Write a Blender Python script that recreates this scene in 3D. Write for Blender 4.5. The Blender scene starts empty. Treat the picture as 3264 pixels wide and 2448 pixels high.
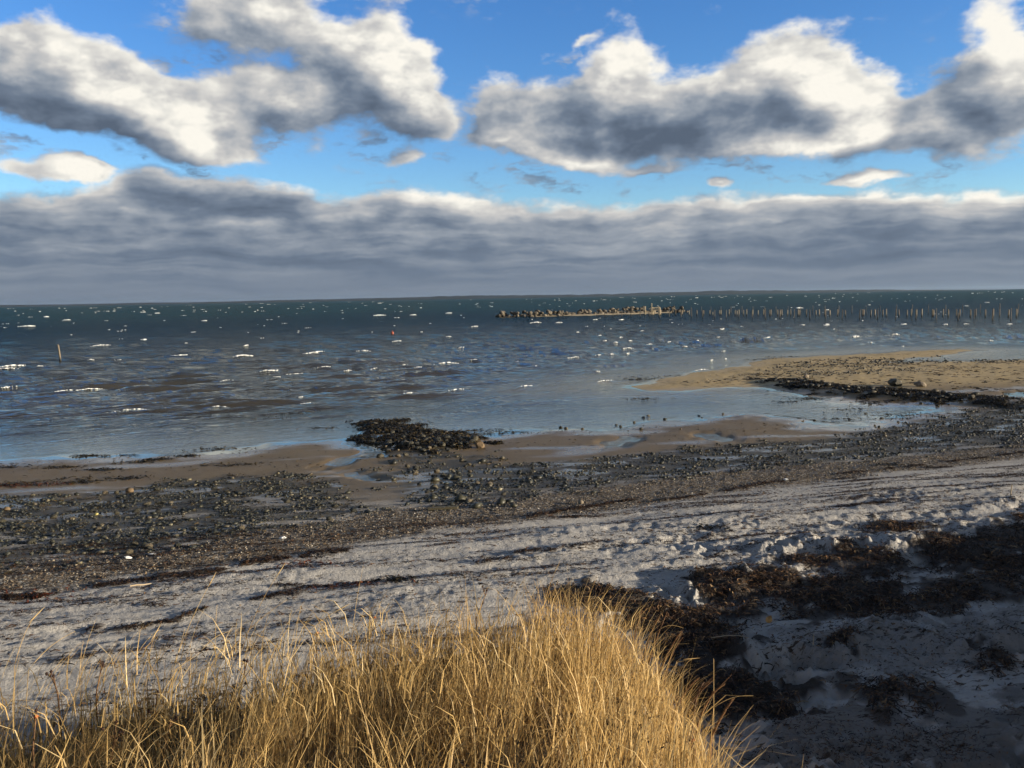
import bpy, bmesh, math, random
import numpy as np
from mathutils import Vector, Matrix, Euler

random.seed(7)
RNG = np.random.default_rng(7)
scene = bpy.context.scene
COL = scene.collection
R = math.radians

# ------------------------------------------------------------------ camera
cam_data = bpy.data.cameras.new('camera')
cam = bpy.data.objects.new('camera', cam_data)
COL.objects.link(cam)
cam_data.sensor_width = 36.0
cam_data.lens = 36.0 * 2821.0 / 3264.0
cam_data.clip_start = 0.1
cam_data.clip_end = 60000.0
cam.matrix_world = Matrix.Translation((0, 0, 5.5)) @ Matrix.Rotation(R(90 - 5.57), 4, 'X') @ Matrix.Rotation(R(-1.02), 4, 'Z')
scene.camera = cam

# ------------------------------------------------------------------ light
SUN_AZ, SUN_EL = 102.0, 8.8          # degrees clockwise from the view direction (+Y), degrees above the horizon
sd = bpy.data.lights.new('sun', 'SUN')
sun = bpy.data.objects.new('sun', sd)
COL.objects.link(sun)
sd.energy = 5.0
sd.angle = R(0.55)
sd.color = (1.0, 0.86, 0.66)
to_sun = Vector((math.sin(R(SUN_AZ)) * math.cos(R(SUN_EL)), math.cos(R(SUN_AZ)) * math.cos(R(SUN_EL)), math.sin(R(SUN_EL))))
sun.rotation_euler = to_sun.to_track_quat('Z', 'Y').to_euler()
sun.location = to_sun * 80

vs = scene.view_settings
scene.display_settings.display_device = 'sRGB'
vs.view_transform = 'Standard'
vs.look = 'None'
vs.exposure = 0.95
vs.gamma = 1.0
vs.use_curve_mapping = False
scene.cycles.max_bounces = 6
scene.cycles.diffuse_bounces = 3
scene.cycles.glossy_bounces = 3
scene.cycles.transmission_bounces = 3
scene.cycles.transparent_max_bounces = 12
scene.cycles.volume_bounces = 0
scene.cycles.caustics_reflective = False
scene.cycles.caustics_refractive = False
scene.cycles.use_denoising = True
scene.cycles.use_adaptive_sampling = True
scene.cycles.adaptive_threshold = 0.02
scene.cycles.adaptive_min_samples = 12
scene.cycles.sample_clamp_indirect = 4.0


class Nodes:
    """short hand for node trees"""
    def __init__(self, tree):
        self.t = tree
        self.t.nodes.clear()

    def n(self, kind, *ins, **props):
        nd = self.t.nodes.new(kind)
        kw = {}
        for k, v in props.items():
            if hasattr(nd, k) and k not in nd.inputs.keys():
                setattr(nd, k, v)
            else:
                kw[k] = v
        for i, v in enumerate(ins):
            self.put(nd.inputs[i], v)
        for k, v in kw.items():
            self.put(nd.inputs[k], v)
        return nd

    def put(self, sock, v):
        if v is None:
            return
        if isinstance(v, bpy.types.NodeSocket):
            self.t.links.new(v, sock)
        elif isinstance(v, bpy.types.Node):
            self.t.links.new(v.outputs[0], sock)
        else:
            if sock.type == 'RGBA' and len(v) == 3:
                v = (*v, 1.0)
            sock.default_value = v

    def m(self, op, *a, clamp=False):
        return self.n('ShaderNodeMath', *a, operation=op, use_clamp=clamp).outputs[0]

    def v(self, op, *a):
        nd = self.n('ShaderNodeVectorMath', operation=op)
        for i, q in enumerate(a):
            self.put(nd.inputs['Scale'] if (op == 'SCALE' and i == 1) else nd.inputs[i], q)
        return nd.outputs['Value'] if op in ('DOT_PRODUCT', 'LENGTH', 'DISTANCE') else nd.outputs[0]

    def noise(self, vec, scale, detail=4.0, rough=0.55, dist=0.0, out=0, lac=2.0):
        nd = self.n('ShaderNodeTexNoise', Scale=scale, Detail=detail, Roughness=rough, Distortion=dist, Lacunarity=lac)
        self.put(nd.inputs['Vector'], vec)
        return nd.outputs[out]

    def voro(self, vec, scale, feature='F1', out='Distance', rnd=1.0):
        nd = self.n('ShaderNodeTexVoronoi', feature=feature)
        self.put(nd.inputs['Vector'], vec)
        nd.inputs['Scale'].default_value = scale
        nd.inputs['Randomness'].default_value = rnd
        return nd.outputs[out]

    def mix(self, f, a, b):
        nd = self.n('ShaderNodeMix', data_type='RGBA')
        self.put(nd.inputs[0], f); self.put(nd.inputs[6], a); self.put(nd.inputs[7], b)
        return nd.outputs[2]

    def fmix(self, f, a, b):
        nd = self.n('ShaderNodeMix', data_type='FLOAT')
        self.put(nd.inputs[0], f); self.put(nd.inputs[2], a); self.put(nd.inputs[3], b)
        return nd.outputs[0]

    def step(self, v, a, b, lo=0.0, hi=1.0):
        nd = self.n('ShaderNodeMapRange', interpolation_type='SMOOTHSTEP')
        for i, q in enumerate((v, a, b, lo, hi)):
            self.put(nd.inputs[i], q)
        return nd.outputs[0]

    def lin(self, v, a, b, lo=0.0, hi=1.0):
        nd = self.n('ShaderNodeMapRange')
        for i, q in enumerate((v, a, b, lo, hi)):
            self.put(nd.inputs[i], q)
        return nd.outputs[0]

    def ramp(self, f, stops, mode='LINEAR'):
        nd = self.n('ShaderNodeValToRGB', f)
        cr = nd.color_ramp
        cr.interpolation = mode
        while len(cr.elements) < len(stops):
            cr.elements.new(1.0)
        for e, (p, c) in zip(cr.elements, stops):
            e.position = p
            e.color = (*c, 1.0)
        return nd.outputs[0]

    def attr(self, name):
        return self.n('ShaderNodeAttribute', attribute_name=name).outputs['Fac']


# ------------------------------------------------------------------ sky
world = bpy.data.worlds.new('World')
scene.world = world
world.use_nodes = True
CLOUD_BLOBS = [(-28.35, 13.06, 4.95, 4.03, -1, 0.7), (-25.14, 12.75, 6.26, 4.03, -1, 0.8), (-22.03, 11.87, 6.26, 4.03, -16, 0.8), (-21.33, 10.89, 6.26, 3.36, -21, 0.6), (-18.3, 9.73, 4.95, 2.35, -16, 0.8), (-26.2, 10.83, 4.95, 2.35, -26, 0.4), (-16.13, 16.0, 6.26, 3.36, -1, 0.6), (-13.94, 16.87, 4.95, 3.02, -1, 0.5), (-9.59, 14.75, 6.59, 3.69, -1, 0.75), (-6.78, 13.75, 5.6, 4.36, -1, 0.8), (-5.41, 11.47, 5.6, 3.19, -1, 0.75), (-14.16, 11.86, 8.57, 3.19, -1, 0.9), (-6.94, 8.71, 2.64, 1.17, -1, 0.5), (6.26, 13.82, 5.93, 3.69, 19, 0.8), (0.43, 11.84, 3.63, 4.03, -1, 0.7), (4.5, 10.64, 7.25, 3.19, -1, 0.8), (10.25, 10.95, 8.9, 3.69, -1, 0.8), (14.15, 12.32, 7.58, 4.03, 9, 0.6), (18.18, 12.52, 6.26, 4.36, 24, 0.9), (20.79, 11.26, 5.27, 2.85, -11, 0.6), (15.81, 9.55, 10.55, 2.52, -1, 0.7), (22.35, 9.33, 8.57, 2.52, -1, 0.7), (25.26, 10.2, 7.25, 2.69, 14, 0.6), (28.74, 10.2, 7.58, 4.2, 14, 0.9), (-0.19, 9.92, 3.96, 1.34, -41, 0.45), (3.89, 8.57, 6.59, 1.21, -9, 0.5), (8.82, 7.93, 5.6, 0.81, -1, 0.42), (28.39, 13.81, 3.96, 3.69, 29, 0.4), (26.83, 12.84, 3.96, 1.68, 19, 0.25), (-25.57, 7.73, 2.47, 1.41, -16, 0.9), (-28.01, 7.74, 3.63, 1.01, -1, 0.5), (13.64, 6.8, 1.98, 1.01, -1, 0.6), (22.41, 6.5, 5.93, 0.81, 1, 0.5), (3.98, 15.74, 3.63, 0.74, 24, 0.3)]
LIGHT_BLOBS = [(-17.74, 10.28, 5.6, 3.69, -21, 0.4), (-7.34, 14.27, 5.93, 3.69, -21, 0.22), (-9.47, 10.21, 2.97, 1.68, 19, 0.2), (6.26, 13.82, 5.6, 3.36, 19, 0.32), (16.85, 13.41, 6.26, 3.36, 14, 0.26), (20.28, 11.57, 6.26, 2.35, -11, 0.2), (19.81, 8.61, 12.53, 1.85, 1, 0.8), (28.61, 14.01, 4.95, 4.36, -1, 0.5), (4.18, 8.56, 8.57, 1.68, -9, 0.6), (-0.19, 9.92, 3.96, 2.01, -41, 0.45), (-25.33, 7.74, 2.31, 1.51, -1, 0.35), (22.41, 6.5, 7.25, 1.01, -1, 0.35), (-26.89, 11.03, 6.26, 2.69, -21, -0.18), (-13.64, 11.21, 7.91, 2.69, -1, -0.22), (-5.73, 10.51, 6.26, 2.35, -1, -0.25), (0.14, 11.84, 3.96, 3.69, -1, -0.25), (6.82, 10.42, 10.55, 2.52, -1, -0.5), (12.78, 10.14, 9.23, 2.35, -1, -0.42), (26.92, 10.03, 8.24, 2.69, 14, -0.58)]
BANK_EDGE = [(0, 0.6922), (0.0404, 0.6922), (0.0832, 0.6994), (0.1129, 0.6913), (0.1365, 0.7645), (0.1525, 0.8128), (0.1764, 0.8264), (0.2046, 0.8056), (0.2587, 0.7597), (0.2971, 0.6997), (0.332, 0.6368), (0.3589, 0.6456), (0.3862, 0.7021), (0.4182, 0.7268), (0.4547, 0.6907), (0.5005, 0.6234), (0.5374, 0.6131), (0.5695, 0.6197), (0.6287, 0.5687), (0.6736, 0.5758), (0.7, 0.6281), (0.7348, 0.5905), (0.7688, 0.5994), (0.8103, 0.58), (0.87, 0.5578), (0.908, 0.532), (0.9297, 0.5892), (0.9658, 0.6018), (1, 0.6018)]
W = Nodes(world.node_tree)
sky = W.n('ShaderNodeTexSky', sky_type='NISHITA', sun_disc=False, sun_elevation=R(SUN_EL), sun_rotation=R(SUN_AZ),
          altitude=0.0, air_density=1.0, dust_density=0.0, ozone_density=3.5)
sky_col = W.n('ShaderNodeHueSaturation', Hue=0.515, Saturation=1.16, Value=1.0, Color=sky.outputs[0])
dirv = W.v('NORMALIZE', W.n('ShaderNodeTexCoord').outputs['Generated'])
sx = W.n('ShaderNodeSeparateXYZ', dirv)
az = W.m('MULTIPLY', W.m('ARCTAN2', sx.outputs[0], sx.outputs[1]), 57.29578)
el = W.m('MULTIPLY', W.m('ARCSINE', sx.outputs[2]), 57.29578)
# drifting, wind-drawn detail lives on the direction itself so it runs round the whole sky without a seam
pa = W.n('ShaderNodeCombineXYZ', az, el, 0.0).outputs[0]
flat = W.v('MULTIPLY', pa, (0.01745, 0.0305, 0.0))


def noise2(vec, scale, detail, rough, out=0, dist=0.0):
    nd = W.n('ShaderNodeTexNoise', noise_dimensions='2D', Scale=scale, Detail=detail, Roughness=rough, Distortion=dist)
    W.put(nd.inputs['Vector'], vec)
    return nd.outputs[out]


warp = W.v('SUBTRACT', noise2(flat, 7.0, 1.0, 0.55, 1), (0.5, 0.5, 0.5))
warp2 = W.v('SUBTRACT', noise2(flat, 26.0, 3.0, 0.6, 1), (0.5, 0.5, 0.5))
ps = W.v('MULTIPLY_ADD', warp, (4.0, 2.0, 0.0), pa)
p = W.v('MULTIPLY_ADD', warp2, (1.5, 0.8, 0.0), ps)


def turned(vec):
    """the same sky coordinates leaning up to the right, level, and down to the right"""
    o = {0: vec}
    for k in (-1, 1):
        a = R(20.0 * k)
        o[k] = W.n('ShaderNodeCombineXYZ', W.v('DOT_PRODUCT', vec, (math.cos(a), math.sin(a), 0.0)),
                   W.v('DOT_PRODUCT', vec, (-math.sin(a), math.cos(a), 0.0)), 0.0).outputs[0]
    return o


def blob_sum(vec, blobs, acc=0.0, lean=True):
    tv = turned(vec) if lean else {0: vec}
    for (cx, cy, rx, ry, rot, w) in blobs:
        k = 0 if not lean else -1 if rot < -9 else 1 if rot > 8 else 0
        a = R(20.0 * k)
        ux, uy = cx * math.cos(a) + cy * math.sin(a), -cx * math.sin(a) + cy * math.cos(a)
        q = W.v('MULTIPLY_ADD', tv[k], (1 / rx, 1 / ry, 0.0), (-ux / rx, -uy / ry, 0.0))
        g = W.n('ShaderNodeTexGradient', q, gradient_type='QUADRATIC_SPHERE').outputs[1]
        acc = W.m('MULTIPLY_ADD', g, w, acc)
    return acc


fine = noise2(flat, 20.0, 7.0, 0.58)
fine_sun = noise2(W.v('ADD', flat, (0.020, 0.020, 0.0)), 20.0, 3.0, 0.52)
# beyond the part of the sky with the big heaps broken cumulus goes on as noise, thickened to grey the ambient light
cov = W.noise(W.v('MULTIPLY', dirv, (1.0, 1.0, 2.2)), 3.1, 4.0, 0.52)
side = W.m('MAXIMUM', W.step(W.m('ABSOLUTE', az), 30.0, 40.0), W.step(el, 16.0, 24.0))
more = W.m('MULTIPLY', W.step(cov, 0.35, 0.55), side)
raw = blob_sum(p, CLOUD_BLOBS, more)
raw_sun = blob_sum(W.v('ADD', ps, (1.9, 1.5, 0.0)), CLOUD_BLOBS, more)          # how much cloud stands between here and the sun
dens = W.m('ADD', raw, W.m('MULTIPLY', W.m('SUBTRACT', fine, 0.5), 0.46))
a_heap = W.step(dens, 0.09, 0.30)
# the long bank over the horizon
fc = W.n('ShaderNodeFloatCurve', 1.0, W.lin(az, -32.0, 32.0))
cv = fc.mapping.curves[0]
for i, (x_, y_) in enumerate(BANK_EDGE):
    if i < 2:
        cv.points[i].location = (x_, y_)
    else:
        cv.points.new(x_, y_)
fc.mapping.update()
edge = W.m('MULTIPLY', fc.outputs[0], 10.0)
sp = W.n('ShaderNodeSeparateXYZ', p)
below = W.m('SUBTRACT', edge, sp.outputs[1])
below = W.m('ADD', below, W.m('MULTIPLY', W.m('SUBTRACT', fine, 0.5), 1.6))
a_bank = W.step(below, -0.1, 0.8)
veil = noise2(W.v('ADD', W.v('MULTIPLY', flat, (1.0, 1.5, 0.0)), W.v('SCALE', warp2, 0.03)), 17.0, 7.0, 0.66)
veil = W.m('MULTIPLY', W.step(veil, 0.50, 0.72), W.step(raw_sun, 0.0, 0.22))
alpha = W.m('MAXIMUM', W.m('MAXIMUM', a_heap, a_bank), W.m('MULTIPLY', veil, 0.75))
# lit and shaded sides of the clouds
relief = W.m('MULTIPLY', W.m('SUBTRACT', fine, fine_sun), 0.75)
slope = W.m('SUBTRACT', raw, raw_sun)
b_heap = W.m('MULTIPLY_ADD', slope, 0.60, 0.52)
b_heap = blob_sum(ps, LIGHT_BLOBS, b_heap, False)
b_heap = W.m('ADD', b_heap, W.m('MULTIPLY', W.m('SUBTRACT', 1.0, W.step(dens, 0.02, 0.5)), W.step(slope, -0.16, 0.12, 0.02, 0.40)))
b_heap = W.m('ADD', b_heap, relief)
b_heap = W.m('SUBTRACT', b_heap, W.m('MULTIPLY', W.step(el, 18.0, 30.0), 0.75))      # clouds overhead, out of view, darkened to cut the ambient light
# the deck is seen ever more edge-on towards the horizon
deck = W.m('DIVIDE', 9.5, W.m('ADD', W.m('MAXIMUM', W.fmix(0.6, el, sp.outputs[1]), 0.0), 5.5))
layer = W.n('ShaderNodeCombineXYZ', W.m('MULTIPLY', az, 0.0155), deck, 0.0).outputs[0]
streak = noise2(layer, 5.2, 6.0, 0.58)
layer_up = noise2(W.v('ADD', layer, (0.03, -0.075, 0.0)), 5.2, 4.0, 0.54)
b_bank = W.m('MULTIPLY_ADD', W.m('SUBTRACT', 1.0, W.step(below, 0.3, 2.4)), 0.50, 0.31)
lay = W.m('ADD', W.m('MULTIPLY', W.m('SUBTRACT', streak, 0.51), 0.70), W.m('MULTIPLY', W.m('SUBTRACT', streak, layer_up), 0.55))
b_bank = W.m('ADD', b_bank, W.m('MULTIPLY', lay, W.step(el, 0.2, 4.5, 0.08, 1.0)))
b_bank = W.m('ADD', b_bank, W.m('MULTIPLY', relief, W.step(el, 0.5, 7.0, 0.0, 0.8)))
b_bank = W.m('ADD', b_bank, W.m('MULTIPLY', W.step(az, 0.0, 30.0), W.m('MULTIPLY', W.step(el, 3.5, 7.0), 0.30)))
bright = W.fmix(a_bank, b_heap, b_bank)
cloud = W.ramp(bright, [(0.0, (0.104, 0.138, 0.195)), (0.25, (0.166, 0.212, 0.285)), (0.5, (0.325, 0.365, 0.420)),
                        (0.75, (0.60, 0.595, 0.585)), (0.92, (0.88, 0.855, 0.79)), (1.0, (1.0, 0.96, 0.87))])
bg_sky = W.n('ShaderNodeBackground', sky_col.outputs[0], 0.126)
bg_cloud = W.n('ShaderNodeBackground', cloud, 0.51)
mixs = W.n('ShaderNodeMixShader', alpha, bg_sky.outputs[0], bg_cloud.outputs[0])
W.n('ShaderNodeOutputWorld', mixs.outputs[0])
world.cycles.sampling_method = 'NONE'


# ------------------------------------------------------------------ helpers
def tag(o, label=None, cat=None, group=None, kind=None):
    if label: o['label'] = label
    if cat: o['category'] = cat
    if group: o['group'] = group
    if kind: o['kind'] = kind
    return o


def np_mesh(name, verts, faces, mat=None, attrs=None, smooth=True):
    """mesh data from arrays; faces is an (n, k) array"""
    verts = np.asarray(verts, np.float32); faces = np.asarray(faces, np.int32)
    me = bpy.data.meshes.new(name)
    nf, k = faces.shape
    me.vertices.add(len(verts)); me.vertices.foreach_set('co', verts.ravel())
    me.loops.add(nf * k); me.loops.foreach_set('vertex_index', faces.ravel())
    me.polygons.add(nf)
    me.polygons.foreach_set('loop_start', np.arange(0, nf * k, k, dtype=np.int32))
    me.polygons.foreach_set('loop_total', np.full(nf, k, np.int32))
    me.update(calc_edges=True)
    me.polygons.foreach_set('use_smooth', np.full(nf, smooth, bool))
    for a, v in (attrs or {}).items():
        v = np.asarray(v, np.float32)
        if v.ndim == 1:
            me.attributes.new(a, 'FLOAT', 'POINT').data.foreach_set('value', v)
        else:
            me.attributes.new(a, 'FLOAT_COLOR', 'POINT').data.foreach_set('color', np.hstack([v, np.ones((len(v), 1), np.float32)]).ravel())
    if mat: me.materials.append(mat)
    return me


def link(name, data, parent=None, loc=None, rot=None, scale=None):
    o = bpy.data.objects.new(name, data)
    COL.objects.link(o)
    if parent: o.parent = parent
    if loc is not None: o.location = loc
    if rot is not None: o.rotation_euler = rot
    if scale is not None: o.scale = scale
    return o


def _hash(ix, iy, seed):
    h = (ix.astype(np.int64) * 374761393 + iy.astype(np.int64) * 668265263 + seed * 974634777) & 0xFFFFFFFF
    h = ((h ^ (h >> 13)) * 1274126177) & 0xFFFFFFFF
    return ((h ^ (h >> 16)) & 0xFFFFFF) / float(0xFFFFFF)


def vnoise(x, y, seed=0):
    """gradient noise, about -0.7 .. 0.7"""
    ix = np.floor(x); iy = np.floor(y); fx = x - ix; fy = y - iy
    ix = ix.astype(np.int64); iy = iy.astype(np.int64)
    ux = fx * fx * fx * (fx * (fx * 6 - 15) + 10); uy = fy * fy * fy * (fy * (fy * 6 - 15) + 10)
    g = []
    for dx in (0, 1):
        for dy in (0, 1):
            a = _hash(ix + dx, iy + dy, seed) * 6.2831853
            g.append(np.cos(a) * (fx - dx) + np.sin(a) * (fy - dy))
    a = g[0] * (1 - uy) + g[1] * uy
    b = g[2] * (1 - uy) + g[3] * uy
    return a * (1 - ux) + b * ux


def fbm(x, y, seed=0, octs=4, gain=0.5, lac=2.03):
    s = 0.0; a = 1.0
    for o in range(octs):
        s = s + a * vnoise(x, y, seed + o * 17); x = x * lac + 3.7; y = y * lac - 1.9; a *= gain
    return s


def cells(x, y, seed=0):
    """distance to, and a random number of, the nearest jittered point of a unit grid"""
    ix = np.floor(x).astype(np.int64); iy = np.floor(y).astype(np.int64)
    best = np.full(np.shape(x), 9.0); rid = np.zeros(np.shape(x))
    for dx in (-1, 0, 1):
        for dy in (-1, 0, 1):
            cx = ix + dx; cy = iy + dy
            px = cx + _hash(cx, cy, seed); py = cy + _hash(cx, cy, seed + 5)
            d = (px - x) ** 2 + (py - y) ** 2
            m = d < best
            best = np.where(m, d, best); rid = np.where(m, _hash(cx, cy, seed + 9), rid)
    return np.sqrt(best), rid


# ------------------------------------------------------------------ lie of the land (metres, water level 0)
LAND = [(-200, -10.91), (-24.82, 29.09), (-20.93, 30.17), (-18.28, 31.13), (-16.16, 31.84), (-13.44, 31.38), (-11.89, 31.69), (-10.47, 32.52), (-9.03, 33.6), (-7.59, 34.32), (-6.68, 34.79), (-5.61, 33.34), (-4.28, 32.58), (-2.59, 33.02), (-1.25, 34.76), (-0.04, 35.7), (2.7, 36.0), (4.24, 35.95), (5.95, 37.75), (9.25, 39.08), (11.09, 39.45), (12.09, 37.39), (12.51, 35.21), (13.85, 35.3), (16.26, 37.43), (18.56, 39.39), (20.3, 40.81), (20.62, 42.37), (18.94, 42.62), (17.09, 43.27), (16.06, 44.61), (15.99, 46.74), (15.88, 49.09), (14.48, 52.46), (12.25, 51.77), (9.33, 50.7), (7.91, 51.2), (7.33, 52.63), (9.83, 57.55), (13.09, 62.25), (17.53, 66.71), (20.97, 73.92), (25.97, 76.09), (32.99, 78.56), (38.61, 81.77), (41.68, 81.56), (41.99, 80.03), (36.18, 74.52), (31.55, 71.2), (28.5, 68.35), (31.93, 68.01), (35.74, 68.06), (39.81, 68.55), (43.74, 68.06), (150, 95), (400, 200), (400, -400), (-400, -400), (-400, -60)]
BAND = [(-168.91, -4.77), (-18.91, 25.23), (-15.44, 26.19), (-11.2, 26.03), (-8.84, 27.33), (-4.54, 27.68), (-0.05, 28.83), (3.51, 29.85), (7.47, 31.53), (11.1, 32.37), (14.7, 34.85), (19.11, 38.16), (24.06, 41.29), (123.06, 78.85), (400, -400), (-400, -400)]
POOLS = [([(-6.51, 33.87), (-5.5, 33.76), (-4.49, 32.2), (-4.57, 30.96), (-5.46, 30.42), (-5.75, 29.42), (-6.25, 28.81), (-6.47, 29.48), (-6.07, 30.65), (-5.48, 31.52), (-5.51, 32.71)], 0.03), ([(3.33, 32.8), (4.23, 34.49), (5.0, 34.05), (4.56, 32.67), (3.91, 31.92), (3.14, 31.6)], 0.02), ([(7.0, 34.64), (7.97, 34.89), (8.61, 33.08), (7.78, 32.53), (7.07, 33.26)], 0.015), ([(-6.2, 28.57), (-5.21, 28.09), (-4.48, 27.29), (-3.94, 26.54), (-4.33, 26.31), (-5.31, 27.08)], 0.02), ([(26.02, 46.91), (27.75, 47.33), (26.42, 44.64), (25.34, 44.82)], 0.02)]
MOUND = [(-7.19, 39.83), (-5.48, 40.39), (-3.51, 37.47), (-1.8, 34.69), (-1.04, 33.79), (-1.35, 32.62), (-2.49, 31.71), (-4.19, 31.89), (-5.58, 34.3)]
RIDGE = [(15.71, 55.34), (17.89, 53.69), (19.38, 49.53), (21.19, 47.73), (22.58, 45.44), (24.98, 42.2), (23.71, 40.03), (21.35, 42.94), (18.79, 44.97), (17.16, 47.0), (15.93, 50.14)]
def poly_sd(x, y, P):
    """signed distance to a closed polygon, positive inside"""
    x = np.asarray(x, float); y = np.asarray(y, float)
    d2 = np.full(x.shape, 1e18); ins = np.zeros(x.shape, bool)
    n = len(P)
    for i in range(n):
        ax, ay = P[i]; bx, by = P[(i + 1) % n]
        ex, ey = bx - ax, by - ay
        L = ex * ex + ey * ey + 1e-12
        t = np.clip(((x - ax) * ex + (y - ay) * ey) / L, 0, 1)
        d2 = np.minimum(d2, (x - ax - t * ex) ** 2 + (y - ay - t * ey) ** 2)
        if ay != by:
            c = ((ay > y) != (by > y)) & (x < (bx - ax) * (y - ay) / (by - ay) + ax)
            ins ^= c
    d = np.sqrt(d2)
    return np.where(ins, d, -d)


def line_dist(x, y, P):
    """distance to an open polyline and the run along it"""
    best = np.full(np.shape(x), 1e18); run = np.zeros(np.shape(x)); acc = 0.0
    for i in range(len(P) - 1):
        ax, ay = P[i]; bx, by = P[i + 1]
        ex, ey = bx - ax, by - ay
        L = math.hypot(ex, ey)
        t = np.clip(((x - ax) * ex + (y - ay) * ey) / (L * L), 0, 1)
        d = (x - ax - t * ex) ** 2 + (y - ay - t * ey) ** 2
        m = d < best
        best = np.where(m, d, best); run = np.where(m, acc + t * L, run)
        acc += L
    return np.sqrt(best), run


def sstep(a, b, v):
    t = np.clip((v - a) / (b - a), 0, 1)
    return t * t * (3 - 2 * t)


# plan of the dune the photographer stands on (grass lobe) and of the bank that goes on to the right
LOBE = [(-60, -40), (-60, 0.0), (-14, 3.0), (-8, 3.9), (-4.6, 5.0), (-2.2, 6.3), (-0.8, 7.4), (0.3, 7.9), (0.85, 7.6),
        (1.15, 6.8), (1.2, 5.6), (1.1, 4.4), (1.1, 2.6), (2.2, 0.8), (5.0, -1.0), (8.0, -1.0), (10.5, 2.0), (12.6, 6.0),
        (16.5, 9.4), (22.5, 13.5), (31, 18.0), (46, 25), (90, 46), (90, -40)]


def base_height(x, y):
    """smooth lie of the land, water level = 0; returns height, distance inside the land, distance up the beach"""
    x = np.asarray(x, float); y = np.asarray(y, float)
    s = poly_sd(x, y, LAND)
    s = s + (0.30 * np.sin(x * 1.1 + y * .7) + 0.22 * np.sin(x * 2.3 - y * 1.7 + 1) + 0.10 * np.sin(x * 5.1 + y * 3.3)) * sstep(6, 1, np.abs(s))
    u = poly_sd(x, y, BAND)
    zin = np.interp(s, [0, 1, 3, 6, 15], [0, .018, .045, .065, .075])
    zout = -np.interp(-s, [0, 2, 6, 15, 40, 100, 400, 3000], [0, .05, .15, .36, .8, 1.8, 5, 12])
    z = np.where(s >= 0, zin, zout)
    up = np.interp(u, [0, 3, 7, 12, 16, 40], [0, .16, .48, .86, .98, 1.06])
    z = z + up
    l = poly_sd(x, y, LOBE)
    r = np.hypot(x, y)
    top = np.interp(r, [0, 3, 5, 8, 14, 40], [3.9, 3.35, 2.95, 2.35, 3.3, 3.6])
    w = sstep(5.0, 8.0, x)
    bank = top * (1 - w) + BANK_TOP * w
    f = sstep(-0.75, 0.45, l)
    z = z * (1 - f) + np.maximum(bank, z) * f
    for P, d in POOLS:
        q = poly_sd(x, y, P) + .14 * np.sin(x * 4.1 + y * 1.9) + .09 * np.sin(x * 9.3 - y * 4.1)
        k = sstep(-0.5, 0.35, q)
        z = z * (1 - k) + np.minimum(z, -d) * k
    m = sstep(-0.8, 1.0, poly_sd(x, y, MOUND)); z = z + m * .13
    m = sstep(-0.8, 0.9, poly_sd(x, y, RIDGE)); z = z + m * .20
    return z, s, u
BANK_TOP = 3.35

PEBBLE_FIELDS = {'left': [(-14.7, 24.92), (-12.32, 24.12), (-11.56, 25.29), (-10.84, 26.89), (-8.98, 27.78), (-6.72, 27.57), (-5.21, 25.47), (-4.04, 22.65), (-3.31, 19.98), (-4.53, 18.4), (-5.99, 16.92), (-6.93, 15.93), (-9.06, 15.19), (-10.04, 14.81), (-16.09, 24.01)], 'spread': [(-4.98, 33.25), (-2.5, 31.76), (-0.78, 30.34), (-0.14, 27.81), (-0.05, 20.57), (-2.05, 20.69), (-3.48, 25.18)], 'right': [(-2.74, 22.35), (-1.94, 24.32), (-0.05, 28.38), (3.49, 29.68), (7.49, 31.6), (11.15, 32.54), (14.86, 35.23), (19.47, 38.89), (22.1, 41.38), (25.68, 42.24), (17.31, 28.38), (10.23, 25.81), (6.65, 25.22), (3.0, 22.92), (-0.05, 20.72), (-1.96, 20.35)]}
GRAVEL = [(-10.4, 15.36), (-9.3, 15.59), (-7.2, 16.57), (-6.15, 17.4), (-4.67, 18.96), (-3.37, 20.32), (-0.05, 21.68), (3.06, 23.38), (6.73, 25.52), (10.37, 26.16), (17.64, 28.94), (15.5, 25.4), (9.03, 22.78), (5.64, 21.37), (2.54, 19.46), (-0.05, 18.26), (-2.8, 16.79), (-3.91, 15.81), (-5.27, 14.83), (-6.34, 14.53), (-7.25, 14.01), (-8.19, 13.67), (-8.95, 13.15)]
BAR_STONES = [(17.62, 62.8), (22.61, 70.1), (28.72, 73.52), (33.53, 71.45), (27.94, 67.01), (28.63, 60.94), (23.9, 57.27), (20.9, 57.31), (17.8, 57.0)]
POOL_EDGE = [(28.84, 70.06), (32.29, 72.02), (36.6, 74.65), (37.29, 70.75), (39.84, 69.35), (38.05, 65.52), (32.72, 65.99), (27.54, 66.04)]
LAGOON_STONES = [(2.03, 37.14), (2.22, 36.75), (2.9, 36.51), (4.43, 37.55), (4.55, 36.96), (5.28, 38.14), (5.94, 39.83), (6.22, 40.29), (6.76, 38.96), (8.5, 39.99), (8.49, 39.37), (9.67, 40.32), (6.83, 35.67), (5.27, 36.01), (14.37, 40.48), (15.21, 39.89), (14.63, 38.09), (15.99, 39.74), (15.97, 37.93), (19.92, 42.8), (20.71, 42.85), (20.18, 41.7), (20.83, 41.9), (16.97, 37.7), (14.87, 35.98), (13.04, 37.86)]
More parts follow.
